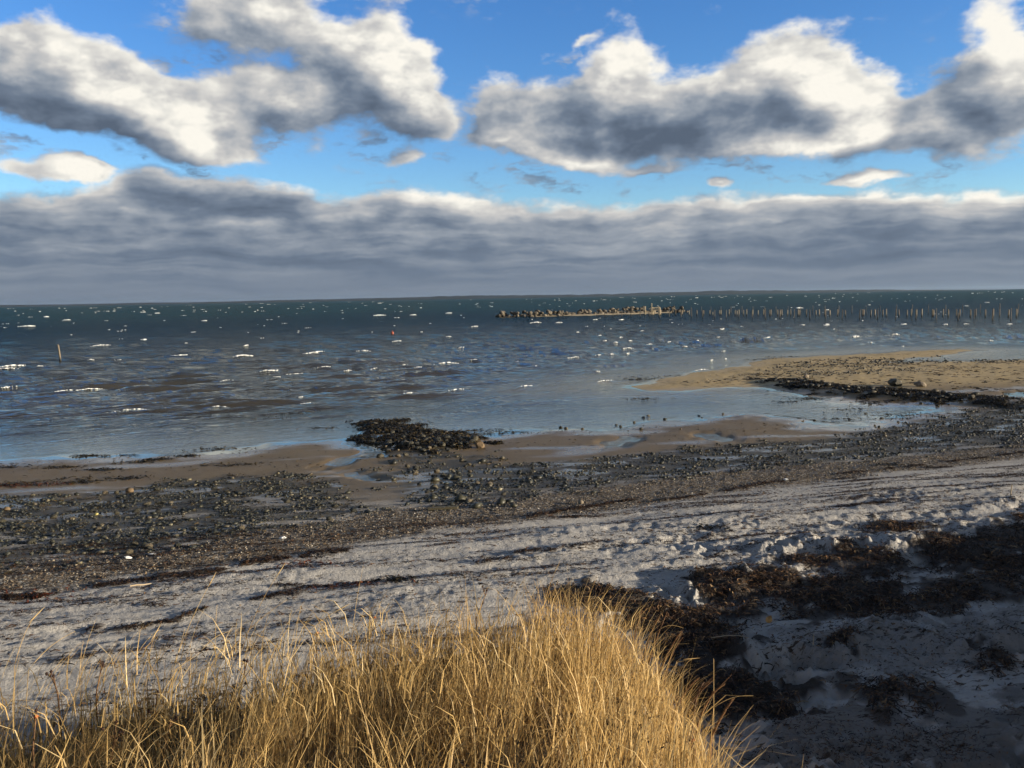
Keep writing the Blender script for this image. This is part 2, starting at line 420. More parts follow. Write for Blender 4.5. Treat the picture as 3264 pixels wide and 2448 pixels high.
PATCHES = [('thick sunlit brown mat in the middle of the upper beach', [(2.69, 13.83), (3.72, 14.05), (4.41, 13.85), (4.75, 13.45), (5.43, 13.79), (5.5, 13.25), (6.14, 13.09), (5.63, 12.41), (5.1, 11.94), (4.02, 12.09), (3.21, 12.12), (2.62, 12.76)], 1.0), ('ragged brown patch just beyond the thick mat', [(4.62, 14.78), (5.32, 15.08), (6.06, 15.23), (6.56, 14.51), (6.02, 13.45), (5.08, 13.67), (4.68, 14.1)], 0.85), ('small dark heap ringed by trampled pale sand', [(6.63, 16.77), (7.44, 17.32), (7.87, 16.66), (7.32, 16.23), (6.66, 16.08)], 1.0), ('broad mat running out of the picture at the right', [(6.88, 15.31), (7.94, 15.72), (10.09, 17.17), (10.31, 16.72), (8.39, 13.54), (7.22, 13.53), (6.6, 13.93)], 0.9), ('dark band hugging the dry grass, widened to deepen its shade', [(0.47, 13.16), (1.15, 13.57), (1.65, 13.23), (2.01, 12.79), (2.33, 12.28), (2.63, 11.56), (2.71, 10.66), (2.85, 10.11), (3.14, 9.81), (3.43, 9.58), (3.16, 9.09), (2.59, 8.84), (2.09, 8.76), (1.74, 9.21), (1.77, 10.56), (1.51, 11.59), (1.18, 12.08), (0.68, 12.36)], 1.0), ('shaded clump between grass and grey sand', [(2.18, 12.19), (2.85, 12.25), (3.11, 11.61), (3.1, 10.8), (2.81, 10.38), (2.46, 10.55), (2.16, 11.07)], 0.95), ('small shaded clump alone on the grey sand', [(3.93, 11.01), (4.29, 11.09), (4.46, 10.85), (4.09, 10.56), (3.85, 10.69)], 0.95), ('mat low at the right, enlarged to deepen its shade', [(3.96, 9.86), (4.4, 9.76), (4.73, 9.47), (4.4, 8.89), (3.8, 8.85), (3.61, 9.24)], 0.85), ('shaded scrap close to the right edge', [(5.58, 10.46), (5.99, 10.37), (5.81, 9.91), (5.35, 9.8)], 0.9), ('shaded mat reaching from the thick mat to the right edge', [(3.57, 12.23), (4.55, 12.2), (5.71, 12.59), (7.14, 13.39), (8.45, 14.01), (7.48, 12.38), (6.11, 11.72), (4.96, 11.61), (4.21, 11.72), (3.75, 11.75)], 0.85), ('thin litter thickened to deepen the shade in the lower corner', [(2.63, 8.96), (3.47, 9.25), (4.56, 8.91), (5.76, 9.47), (4.64, 7.57), (1.83, 7.67)], 0.55), ('thin litter added to deepen the shade on the grey sand', [(3.33, 11.42), (5.19, 11.42), (7.32, 12.1), (5.99, 9.85), (4.71, 9.76), (3.22, 10.08)], 0.35)]  # weed at the lower right is spread wider to darken the shaded sand
WRACK_LINES = [([(-8.11, 13.54), (-7.58, 13.57), (-7.25, 14.02), (-6.77, 14.04), (-6.38, 14.26), (-6.06, 14.31), (-5.53, 14.44), (-4.87, 14.8), (-4.49, 15.29), (-3.83, 15.47), (-3.07, 15.83)], 0.22, 0.9), ([(-6.62, 11.16), (-6.45, 11.53), (-6.16, 11.83), (-5.84, 11.94)], 0.14, 0.8), ([(-5.59, 11.84), (-5.15, 12.08), (-4.77, 12.2), (-4.61, 12.59), (-4.39, 12.84), (-4.03, 13.04), (-3.67, 13.27), (-3.41, 13.38)], 0.13, 0.8), ([(-6.14, 12.68), (-5.77, 12.85), (-5.36, 13.03)], 0.08, 0.8), ([(-5.75, 10.64), (-5.54, 10.75), (-5.3, 10.87), (-4.92, 10.87)], 0.07, 0.8), ([(-3.9, 13.86), (-3.44, 13.82), (-2.76, 13.77), (-2.19, 13.87)], 0.1, 0.7), ([(-1.98, 14.94), (-1.52, 15.11), (-1.11, 15.03)], 0.05, 0.7), ([(-0.7, 14.82), (-0.1, 15.07)], 0.1, 0.8), ([(-0.54, 18.25), (0.24, 18.49), (0.98, 19.32), (1.68, 19.7), (2.57, 20.5), (3.04, 20.71), (3.44, 20.46)], 0.16, 0.8), ([(3.46, 20.26), (4.12, 20.61), (5.06, 21.31), (6.05, 22.06), (6.85, 22.55), (7.75, 22.55)], 0.13, 0.7), ([(8.66, 23.41), (9.78, 23.72), (10.87, 24.18), (12.19, 24.92), (13.44, 25.41), (15.4, 26.34)], 0.12, 0.7), ([(7.09, 18.59), (7.79, 18.86), (8.44, 18.96)], 0.12, 0.8), ([(8.36, 22.58), (8.8, 22.5)], 0.1, 0.8), ([(11.32, 24.06), (11.99, 23.87)], 0.1, 0.9), ([(1.01, 19.86), (1.5, 19.4)], 0.08, 0.5), ([(-0.05, 15.31), (0.36, 15.5), (0.69, 15.37)], 0.12, 0.8), ([(0.51, 16.16), (1.03, 15.59), (1.66, 16.01), (2.55, 16.21)], 0.08, 0.5), ([(2.76, 15.9), (3.38, 16.03), (4.23, 16.67), (4.82, 16.88)], 0.08, 0.5), ([(3.34, 14.91), (4.05, 15.31), (4.78, 15.71), (5.59, 16.23)], 0.09, 0.45)]
SCRAPS = [(-15.4, 29.68), (-13.71, 29.09), (-17.25, 29.89), (-13.08, 30.52), (-15.78, 32.11), (-15.59, 32.07), (-11.37, 33.15), (-11.79, 31.65), (-14.22, 32.03), (-12.59, 30.93), (-8.41, 38.16), (-11.16, 43.46), (-10.73, 43.61), (-9.51, 29.47), (-13.86, 27.52), (-12.18, 27.5), (-14.98, 26.88), (-15.31, 26.7), (-13.46, 26.99), (-1.41, 36.63), (-1.09, 35.6), (-0.15, 36.12), (0.42, 35.77), (6.75, 46.92), (15.34, 45.98), (15.55, 45.54), (13.92, 44.55), (17.87, 43.86), (18.36, 43.37), (17.96, 42.96), (17.32, 38.93), (13.96, 38.18), (16.44, 37.85), (15.89, 41.1), (8.18, 57.87), (8.88, 58.43), (10.24, 60.13), (21.1, 73.86), (23.82, 76.35), (15.62, 58.97), (16.77, 59.75), (15.98, 49.48), (-1.84, 13.76), (3.89, 16.99), (-11.31, 41.48), (7.47, 26.04), (16.92, 32.26), (13.86, 29.03), (10.78, 24.76)]
RED_SCRAPS = [(-14.72, 26.67), (-13.92, 26.75), (-15.38, 26.57), (-2.61, 13.76), (-7.65, 13.62), (-3.73, 15.05)]
POSTS_NEAR = [(23.1, 238.31, 1.98), (24.99, 236.74, 1.97), (26.79, 232.26, 2.0), (28.84, 230.57, 1.92), (30.98, 228.82, 1.91), (33.12, 227.06, 2.12), (35.28, 225.29, 1.79), (37.22, 222.29, 2.42), (38.96, 218.12, 1.99), (40.79, 212.67, 1.94), (43.65, 214.34, 2.56), (45.24, 209.16, 1.86), (47.38, 206.2, 2.01), (49.32, 203.23, 2.0), (52.31, 203.65, 1.95), (54.21, 199.42, 1.98), (55.74, 194.28, 2.34), (58.3, 192.32, 2.17), (60.82, 190.39, 2.1), (62.82, 186.39, 2.04), (65.14, 183.44, 2.04), (67.82, 181.44, 2.03), (70.56, 179.38, 2.11), (72.59, 175.57, 2.2), (74.27, 171.03, 2.25), (76.47, 167.33, 2.13), (78.58, 163.78, 2.3), (81.56, 161.67, 1.45), (83.32, 159.44, 2.08), (84.94, 156.39, 2.2), (86.53, 153.43, 2.37)]
POSTS_MID = [(38.67, 249.38, 1.39), (40.17, 248.01, 1.39), (41.73, 246.57, 1.38), (45.21, 243.37, 1.36), (46.77, 241.93, 1.43), (47.8, 237.61, 1.4), (50.09, 238.88, 1.35), (51.62, 237.47, 1.41), (52.97, 236.23, 1.33), (51.5, 226.32, 1.02), (55.11, 234.26, 1.33), (54.79, 231.27, 1.38), (56.15, 228.23, 1.61), (57.35, 226.68, 1.5), (57.69, 226.23, 1.38), (58.05, 225.76, 1.55), (58.91, 224.64, 1.44), (59.5, 223.87, 1.61), (60.65, 222.38, 1.5), (61.63, 221.1, 1.39), (62.62, 219.81, 1.56), (63.73, 218.37, 1.45), (63.95, 218.08, 1.62), (65.13, 216.54, 1.51), (65.56, 215.98, 1.4), (65.85, 215.61, 1.57), (66.84, 214.31, 1.46), (67.38, 213.61, 1.63), (68.65, 211.95, 1.52), (68.91, 211.63, 1.41), (70.02, 210.17, 1.58), (71.59, 208.13, 1.47), (72.14, 207.41, 1.64), (73.02, 206.27, 1.53), (73.82, 205.23, 1.43), (75.02, 203.67, 1.59), (76.22, 202.11, 1.49), (78.75, 198.81, 1.66), (78.95, 198.55, 1.55), (80.03, 197.14, 1.45), (80.62, 196.37, 1.61), (81.76, 194.89, 1.51), (82.25, 194.26, 1.67), (84.02, 191.95, 1.57), (85.13, 190.51, 1.48), (85.68, 189.78, 1.63), (86.41, 188.83, 1.53), (87.11, 187.93, 1.69), (88.45, 186.18, 1.59), (88.63, 185.95, 1.49), (89.86, 184.35, 1.65), (90.51, 183.49, 1.55), (91.54, 182.16, 1.71), (91.91, 181.67, 1.61), (93.25, 179.93, 1.52), (93.88, 179.11, 1.67), (95.05, 177.58, 1.58), (95.98, 176.37, 1.74), (96.7, 175.44, 1.64), (97.71, 174.12, 1.55), (98.62, 172.93, 1.7)]
POSTS_FAR = [(59.2, 275.5, 1.83), (61.54, 272.93, 1.89), (64.01, 270.21, 1.88), (59.93, 253.08, 2.13), (62.2, 250.77, 2.12), (64.65, 248.3, 2.3), (67.11, 245.81, 2.09), (69.6, 243.28, 2.07), (71.99, 240.86, 1.98), (73.95, 236.8, 2.07), (76.48, 234.26, 2.06), (78.4, 230.34, 2.26), (80.79, 227.96, 2.24), (83.33, 225.43, 2.3), (85.74, 223.02, 2.21), (88.33, 220.46, 2.27), (90.78, 218.02, 2.26), (93.03, 213.93, 2.31), (95.66, 211.34, 2.36), (98.28, 208.75, 2.46), (100.97, 206.09, 2.27), (103.05, 202.31, 2.35), (105.73, 199.7, 2.41), (107.94, 195.88, 2.42), (110.56, 193.33, 2.51)]
CAPS = [(-45.67, 80.68, 2.67), (-44.36, 77.26, 1.86), (-54.95, 118.54, 2.53), (-41.55, 87.36, 0.71), (-38.0, 85.84, 0.98), (-43.3, 81.23, 0.67), (-37.86, 104.92, 0.82), (-32.37, 108.07, 0.59), (-22.42, 65.66, 1.09), (-18.91, 68.58, 1.79), (-27.25, 89.72, 2.21), (-21.12, 93.21, 2.9), (-16.32, 66.8, 1.62), (-15.74, 94.04, 1.75), (-27.34, 57.23, 1.82), (-19.64, 45.92, 1.31), (-11.09, 47.69, 0.9), (-15.26, 45.49, 1.25), (-12.02, 50.05, 0.38), (-14.78, 116.61, 1.84), (-8.88, 126.53, 0.8), (-5.46, 96.84, 0.71), (-6.97, 169.25, 1.59), (-3.32, 52.07, 1.23), (-5.85, 50.25, 1.06), (-5.44, 73.99, 2.13), (-3.24, 77.22, 0.81), (-8.79, 72.75, 0.54), (-7.36, 70.06, 0.74), (-12.63, 67.68, 0.65), (-10.76, 69.45, 0.74), (-55.71, 134.19, 0.76), (-45.21, 123.65, 0.83), (-130.07, 238.86, 3.98), (-230.49, 440.75, 2.08), (-166.26, 332.69, 2.33), (-207.46, 521.64, 2.35), (-93.39, 270.66, 1.2), (-46.22, 312.84, 4.63), (-23.35, 335.98, 2.47), (-34.19, 310.26, 2.61), (-15.17, 71.32, 1.14), (-16.84, 63.43, 0.76), (-20.02, 61.91, 1.02), (-28.9, 56.92, 1.0), (-20.18, 44.69, 0.9), (-34.86, 92.48, 1.81), (-33.79, 59.23, 0.89), (11.83, 89.88, 1.66), (15.33, 98.46, 1.04), (14.35, 115.93, 0.73), (11.87, 100.61, 0.53), (11.43, 108.32, 0.57), (14.4, 107.23, 0.45), (19.99, 135.65, 0.57), (10.14, 134.71, 0.57), (12.42, 123.85, 0.65), (0.51, 76.29, 1.0), (5.51, 79.09, 1.45), (5.09, 186.18, 2.73), (9.97, 186.54, 1.76), (19.32, 202.94, 1.28), (25.16, 203.03, 1.71), (25.75, 110.18, 0.59), (31.19, 108.06, 1.47), (52.31, 146.76, 1.47), (48.88, 148.71, 1.23), (41.77, 107.63, 1.93), (46.88, 108.13, 1.73), (71.98, 140.23, 1.65), (64.13, 144.87, 1.82), (68.5, 139.86, 1.47), (101.22, 311.64, 3.43), (149.16, 290.98, 2.39), (194.45, 362.81, 1.72), (13.64, 63.31, 1.42), (20.24, 84.32, 0.45), (17.92, 74.14, 0.36), (16.46, 72.87, 0.47), (5.93, 56.38, 1.48), (6.24, 64.09, 0.34), (18.5, 103.52, 0.66), (21.96, 104.48, 0.56), (9.34, 82.54, 0.7), (7.95, 81.59, 0.69), (10.98, 83.44, 0.53), (0.85, 54.05, 1.13), (1.86, 69.84, 0.51), (18.26, 92.89, 0.59), (38.21, 147.4, 1.12), (43.61, 139.99, 1.53), (32.71, 137.25, 1.03), (76.16, 135.41, 1.63), (38.26, 86.5, 0.4), (50.48, 93.1, 0.55), (38.01, 93.62, 0.48)]
BREAKWATER = [(-4.74, 251.76), (5.97, 250.94), (16.59, 255.19), (27.59, 259.58), (39.22, 265.87), (47.3, 270.24), (57.73, 274.79)]
STALKS = [((-2.38, 5.83, 2.95), (-2.09, 6.0, 3.62)), ((-2.06, 6.27, 2.85), (-1.72, 6.42, 3.55)), ((-2.46, 5.69, 3.11), (-2.4, 5.77, 3.34)), ((-2.16, 6.13, 3.05), (-2.15, 6.19, 3.34)), ((-1.66, 6.39, 2.87), (-1.61, 6.45, 3.23)), ((-1.2, 6.9, 2.72), (-1.07, 6.97, 3.0)), ((-2.04, 6.17, 3.03), (-1.68, 6.33, 3.32)), ((-2.24, 5.99, 3.04), (-2.03, 6.12, 3.17)), ((-2.93, 5.12, 3.33), (-2.72, 5.29, 3.5)), ((-2.58, 5.64, 3.05), (-2.4, 5.77, 3.32)), ((-2.74, 5.34, 3.17), (-2.73, 5.4, 3.39)), ((-3.04, 5.17, 3.34), (-2.92, 5.3, 3.64)), ((-0.99, 7.13, 2.46), (-0.96, 7.19, 2.76)), ((-1.71, 6.58, 2.86), (-1.32, 6.72, 3.13)), ((-2.32, 5.53, 2.76), (-2.18, 5.64, 3.37)), ((0.22, 7.4, 2.78), (0.38, 7.44, 3.22)), ((0.46, 7.49, 2.7), (0.48, 7.54, 3.02)), ((1.19, 5.16, 3.0), (1.43, 5.16, 3.07)), ((1.26, 5.46, 2.95), (1.27, 5.51, 3.16)), ((1.12, 5.9, 2.85), (1.25, 5.92, 2.99)), ((1.12, 6.91, 2.79), (1.35, 6.92, 2.82))]
CANES = [((1.01, 6.93, 2.51), (1.17, 6.95, 2.93)), ((1.06, 6.92, 2.51), (1.22, 6.94, 2.95)), ((1.05, 6.41, 2.62), (1.24, 6.43, 2.99)), ((1.08, 6.31, 2.63), (1.23, 6.33, 2.98)), ((1.03, 5.71, 2.65), (1.22, 5.72, 2.94)), ((1.04, 5.5, 2.72), (1.27, 5.51, 3.02)), ((1.15, 5.58, 2.74), (1.23, 5.62, 2.95)), ((1.14, 5.38, 2.78), (1.31, 5.39, 3.04)), ((0.8, 5.14, 2.7), (0.98, 5.16, 3.07)), ((1.18, 5.17, 2.81), (1.32, 5.18, 3.05)), ((0.99, 7.33, 2.5), (1.08, 7.37, 2.81))]
HIPS = [((-2.14, 4.41, 3.1), (-2.12, 4.48, 3.31), 0), ((-1.99, 4.7, 2.94), (-1.95, 4.77, 3.17), 0), ((-2.18, 5.05, 2.92), (-2.16, 5.11, 3.18), 0), ((-1.87, 5.59, 2.73), (-1.79, 5.67, 3.13), 0), ((-0.78, 5.85, 2.58), (-0.85, 5.89, 2.84), 0), ((-1.31, 5.86, 2.62), (-1.45, 5.87, 2.94), 0), ((-0.36, 5.49, 2.69), (-0.23, 5.55, 2.89), 1), ((-1.34, 4.61, 2.97), (-1.38, 4.65, 3.1), 0), ((-2.49, 4.34, 3.24), (-2.49, 4.39, 3.39), 2), ((-0.31, 5.79, 2.6), (-0.2, 5.85, 2.85), 0), ((-1.59, 5.06, 2.87), (-1.67, 5.08, 3.09), 0), ((-2.66, 5.38, 3.06), (-2.64, 5.44, 3.23), 0), ((-2.85, 5.28, 3.11), (-2.89, 5.32, 3.2), 0), ((-1.56, 6.62, 2.69), (-1.55, 6.67, 2.93), 2), ((-1.23, 7.09, 2.64), (-1.18, 7.15, 2.87), 2), ((-0.37, 7.99, 2.55), (-0.27, 8.05, 2.78), 0), ((0.28, 6.19, 2.63), (0.31, 6.24, 2.91), 0), ((0.5, 5.98, 2.66), (0.53, 6.03, 2.91), 0), ((0.71, 4.85, 2.8), (0.7, 4.9, 2.96), 2), ((0.99, 4.7, 2.88), (0.98, 4.75, 3.01), 2), ((0.17, 4.5, 2.98), (0.19, 4.55, 3.04), 2), ((0.61, 4.96, 2.85), (0.61, 5.01, 3.0), 0)]
SPOT = {'buoy': (-19.07, 142.22), 'pole': (-45.01, 88.22), 'plank': ((-2.0, 20.16), (-1.3, 20.14)), 'stick': ((-6.16, 13.84), (-5.94, 13.94)), 'scrap1': (-6.99, 15.61), 'scrap2': (-6.71, 15.98), 'scrap3': (-4.57, 17.08), 'leaf': (3.46, 11.76), 'stub': (10.76, 18.84), 'stub2': (3.67, 10.59), 'straw': ((2.45, 10.8), (2.88, 10.57)), 'white1': (7.05, 22.57), 'white2': (1.56, 20.36), 'orange': (-10.24, 21.29), 'pebble_yellow': (-9.92, 20.64), 'platform': [(38.4, 253.23), (40.23, 253.35), (41.46, 248.59), (40.88, 254.58), (42.54, 253.01)], 'rust1': (-11.11, 25.19), 'pale1': (18.78, 56.28), 'boul': (22.03, 50.62), 'mst': (-1.21, 32.1), 'rust0': (-13.05, 22.37)}

CREST = R(13.0)                       # run of the shore and of the wave crests in plan
CC, CS = math.cos(CREST), math.sin(CREST)
SEA_RUN = R(30.0)                     # the seas run in slantwise to the shore
WC, WS = math.cos(SEA_RUN), math.sin(SEA_RUN)
FC, FS = math.cos(R(40.0)), math.sin(R(40.0))     # lie of the breaking crests


def weed_cover(x, y):
    w_all = np.zeros(np.shape(x)); sel = (np.hypot(x, y) < 34) & (y > 4) & (np.abs(x) < 26)
    w_all[sel] = _weed_cover(x[sel], y[sel])
    return w_all


def _weed_cover(x, y):
    w = np.zeros(np.shape(x))
    n = fbm(x * 2.3, y * 2.3, 40, 3)
    for _, P, d in PATCHES:
        w = np.maximum(w, sstep(-0.12, 0.12, poly_sd(x, y, P) - .05 + n * 0.75) * d)
    for P, hw, d in WRACK_LINES:
        dist, run = line_dist(x, y, P)
        w = np.maximum(w, sstep(0.0, 1.0, (hw * (0.5 + 2.4 * vnoise(run * 1.3, run * 0 + hw * 90, 8)) - dist) / hw + n * 0.6) * d * .8)
    return w


def ground(x, y, masks=False):
    z, s, u = base_height(x, y)
    w = weed_cover(x, y)
    a = x * CC + y * CS; b = -x * CS + y * CC          # along and across the shore
    lobe = poly_sd(x, y, LOBE)
    near = np.hypot(x, y) < 70
    dry = sstep(8.0, 11.5, u + fbm(a * .25, b * .8, 3, 3) * 1.2) * near
    open_sand = dry * (1 - sstep(-0.9, -0.2, lobe))
    trod = sstep(9.5, 13.0, u + fbm(x * .5, y * .5, 6, 2) * 2.0) * (0.22 + 0.68 * sstep(-1.5, 5.5, x) + 0.55 * sstep(13.5, 17.0, u) * sstep(0, 2.5, x)) * open_sand
    wx_ = .25 * vnoise(x * 2, y * 2, 15); wy_ = .25 * vnoise(x * 2 + 9, y * 2, 16)
    d1, r1 = cells((x + wx_) / 0.42, (y + wy_) / 0.36, 21)
    d2, r2 = cells((x + wx_) / 0.21 + 7, (y + wy_) / 0.19, 31)
    pit = (-np.exp(-(d1 / 0.36) ** 2) + 0.35 * np.exp(-((d1 - 0.62) / 0.16) ** 2)) * sstep(.45, .9, r1)
    pit2 = (-np.exp(-(d2 / 0.36) ** 2) + 0.3 * np.exp(-((d2 - 0.6) / 0.18) ** 2)) * sstep(.3, .9, r2)
    ridged = 0.35 - np.abs(fbm(x * 1.9, y * 2.4, 14, 4, 0.55))
    patchy = 0.25 + 1.1 * sstep(-.25, .45, fbm(a * .35, b * .7, 17, 3))
    z = z + trod * patchy * (1.0 + .6 * sstep(11.5, 14, u) + .8 * sstep(13, 15, u) * sstep(1.0, 3.0, x)) * (1 - .6 * np.clip(w, 0, 1)) * (0.050 * pit + 0.020 * pit2 + 0.060 * ridged + 0.045 * fbm(a * 1.5, b * 2.6, 11, 5, 0.60) + 0.09 * fbm(x * .45, y * .6, 12, 2))
    z = z + open_sand * (0.036 * fbm(a * .40, b * 1.9, 51, 4) + 0.085 * fbm(a * .15, b * 0.95, 52, 3) + 0.010 * fbm(x * 7, y * 7, 13, 3))
    flat = sstep(0.2, 1.6, s) * (1 - dry)
    z = z + flat * near * (0.012 * fbm(a * .35, b * 1.0, 61, 3) + 0.004 * fbm(x * 3, y * 3, 62, 2))
    knob = sstep(0.5, 2.5, s) * sstep(0.5, 3.0, -u) * sstep(50, 56, y) * (y < 95)
    z = z + knob * (0.05 * np.clip(fbm(x * 1.1, y * .8, 63, 3), 0, 1) + 0.03 * fbm(x * .3, y * .2, 64, 2))
    film = sstep(-4.5, -0.5, s) * (s < 0.6) * sstep(7.5, 9.5, x) * (y > 33) * (y < 46)
    z = z + film * (0.05 * fbm(a * .45, b * 1.5, 65, 3) + 0.010)
    g = sstep(-0.35, 0.35, poly_sd(x, y, GRAVEL) + fbm(a * .6, b * 1.5, 66, 3) * 0.5)
    z = z + g * (0.015 * fbm(x * 5, y * 5, 67, 3) + .03 * fbm(a * .5, b * 1.3, 68, 2))
    z = z + w * (0.025 + 0.04 * np.clip(fbm(x * 2.6, y * 2.6, 71, 4) + .25, 0, 1))
    inl = sstep(-0.6, 0.3, lobe)
    z = z + inl * (0.10 * fbm(x * .8, y * .8, 81, 3))
    if not masks:
        return z
    wet = 1 - sstep(3.0, 9.0, u + fbm(a * .3, b * .7, 90, 3) * 2.0)
    bar = sstep(46, 54, y) * (1 - sstep(0, 4, u))
    sh = np.zeros(np.shape(x)); sel = np.hypot(x, y) < 55
    for P in PEBBLE_FIELDS.values():
        sh[sel] = np.maximum(sh[sel], sstep(-.3, .5, poly_sd(x[sel], y[sel], P) + fbm(a[sel] * .6, b[sel] * 1.2, 91, 4) * 1.7 - .15))
    sheen = np.clip(sstep(1.7, 0.1, s + 1.5 * fbm(a * .25, b * .8, 95, 3)) + .8 * sstep(.18, .46, fbm(a * .16, b * .55, 96, 3)), 0, 1) * sstep(3.0, .5, u) * (1 - .75 * bar)
    sheen = np.maximum(sheen, sstep(.10, .30, fbm(a * .45, b * 1.1, 97, 3)) * sstep(7.0, 4.5, u) * sstep(-.5, 1.0, u) * .9)
    sh = sh * (1 - .8 * sstep(.10, .30, fbm(a * .45, b * 1.1, 97, 3)))
    return z, s, u, dict(sheen=sheen, shingle=sh, wet=np.maximum(wet, sh * .9), bar=bar, gravel=g, weed=w, dune=inl)


# ------------------------------------------------------------------ materials
def new_mat(name):
    m = bpy.data.materials.new(name)
    m.use_nodes = True
    return m, Nodes(m.node_tree)


def out(N, sh):
    N.n('ShaderNodeOutputMaterial', sh)


def mat_ground():
    m, N = new_mat('beach_ground')
    pos = N.n('ShaderNodeNewGeometry').outputs['Position']
    wet, bar, grav, weed, dune = (N.attr(k) for k in ('wet', 'bar', 'gravel', 'weed', 'dune'))
    big = N.noise(pos, 0.55, 4.0, 0.55)
    mid = N.noise(pos, 3.0, 5.0, 0.6)
    grain = N.noise(pos, 60.0, 3.0, 0.7)
    dry_c = N.mix(mid, (0.35, 0.337, 0.318), (0.53, 0.510, 0.475))
    dry_c = N.mix(N.step(grain, 0.55, 0.8), dry_c, (0.27, 0.235, 0.20))
    along = N.n('ShaderNodeCombineXYZ', N.m('MULTIPLY', N.v('DOT_PRODUCT', pos, (CC, CS, 0.0)), 0.4), N.v('DOT_PRODUCT', pos, (-CS, CC, 0.0)), 0.0).outputs[0]
    crumbs = N.step(N.noise(along, 16.0, 4.0, 0.7), 0.53, 0.61)        # bits of dried weed strewn over the sand
    dry_c = N.mix(N.m('MULTIPLY', crumbs, N.step(N.noise(along, 1.3, 3.0, 0.6), 0.40, 0.62)), dry_c, (0.075, 0.055, 0.04))
    wet_c = N.mix(big, (0.140, 0.100, 0.053), (0.220, 0.160, 0.085))
    wet_c = N.mix(N.step(N.noise(pos, 6.0, 5.0, 0.65), 0.62, 0.75), wet_c, (0.05, 0.042, 0.03))
    bar_c = N.mix(mid, (0.40, 0.30, 0.16), (0.52, 0.40, 0.22))
    stretch = N.v('MULTIPLY', pos, (0.55, 0.75, 1.0))
    tuft = N.step(N.noise(stretch, 3.2, 5.0, 0.65), 0.54, 0.64)
    bar_c = N.mix(N.m('MULTIPLY', tuft, N.step(N.noise(pos, 0.16, 2.0, 0.5), 0.40, 0.58)), bar_c, (0.05, 0.042, 0.022))
    wet_c = N.mix(bar, wet_c, bar_c)
    wet_c = N.mix(N.m('MULTIPLY', N.attr('shingle'), 0.85), wet_c, N.mix(mid, (0.034, 0.029, 0.017), (0.088, 0.072, 0.040)))
    base = N.mix(wet, dry_c, wet_c)
    cellc = N.n('ShaderNodeTexVoronoi', pos, Scale=22.0)
    pebc = N.ramp(N.n('ShaderNodeSeparateColor', cellc.outputs['Color']).outputs[0],
                  [(0.0, (0.03, 0.027, 0.024)), (0.35, (0.10, 0.075, 0.05)), (0.6, (0.19, 0.14, 0.09)), (0.85, (0.15, 0.14, 0.13)), (0.97, (0.45, 0.42, 0.36))])
    base = N.mix(N.m('MULTIPLY', grav, 0.92), base, pebc)
    weed_c = N.mix(mid, (0.014, 0.010, 0.007), (0.046, 0.026, 0.014))
    base = N.mix(N.m('MULTIPLY', weed, 0.9, clamp=True), base, weed_c)  # weed stain, which also paints deeper shade at the lower right
    soil = N.mix(mid, (0.10, 0.070, 0.036), (0.30, 0.215, 0.11))
    base = N.mix(dune, base, soil)
    rough = N.fmix(wet, 0.95, N.fmix(bar, 0.5, 0.75))
    sheen = N.attr('sheen')
    rough = N.fmix(N.m('MULTIPLY', sheen, wet), rough, 0.16)
    rough = N.fmix(weed, rough, 0.8)
    h = N.m('MULTIPLY', N.noise(pos, 26.0, 6.0, 0.65), N.fmix(wet, 0.030, N.fmix(sheen, 0.006, 0.0012)))
    h = N.m('ADD', h, N.m('MULTIPLY', N.m('SUBTRACT', 0.5, cellc.outputs['Distance']), N.m('MULTIPLY', grav, 0.025)))
    h = N.m('ADD', h, N.m('MULTIPLY', N.m('MULTIPLY', weed, N.noise(pos, 30.0, 5.0, 0.75)), 0.05))
    bump = N.n('ShaderNodeBump', Strength=1.0, Distance=1.0, Height=h)
    sh = N.n('ShaderNodeBsdfPrincipled', base, Roughness=rough, Normal=bump.outputs[0])
    N.put(sh.inputs['Specular IOR Level'], N.fmix(N.m('MULTIPLY', sheen, wet), 0.12, 0.5))
    out(N, sh.outputs[0])
    return m


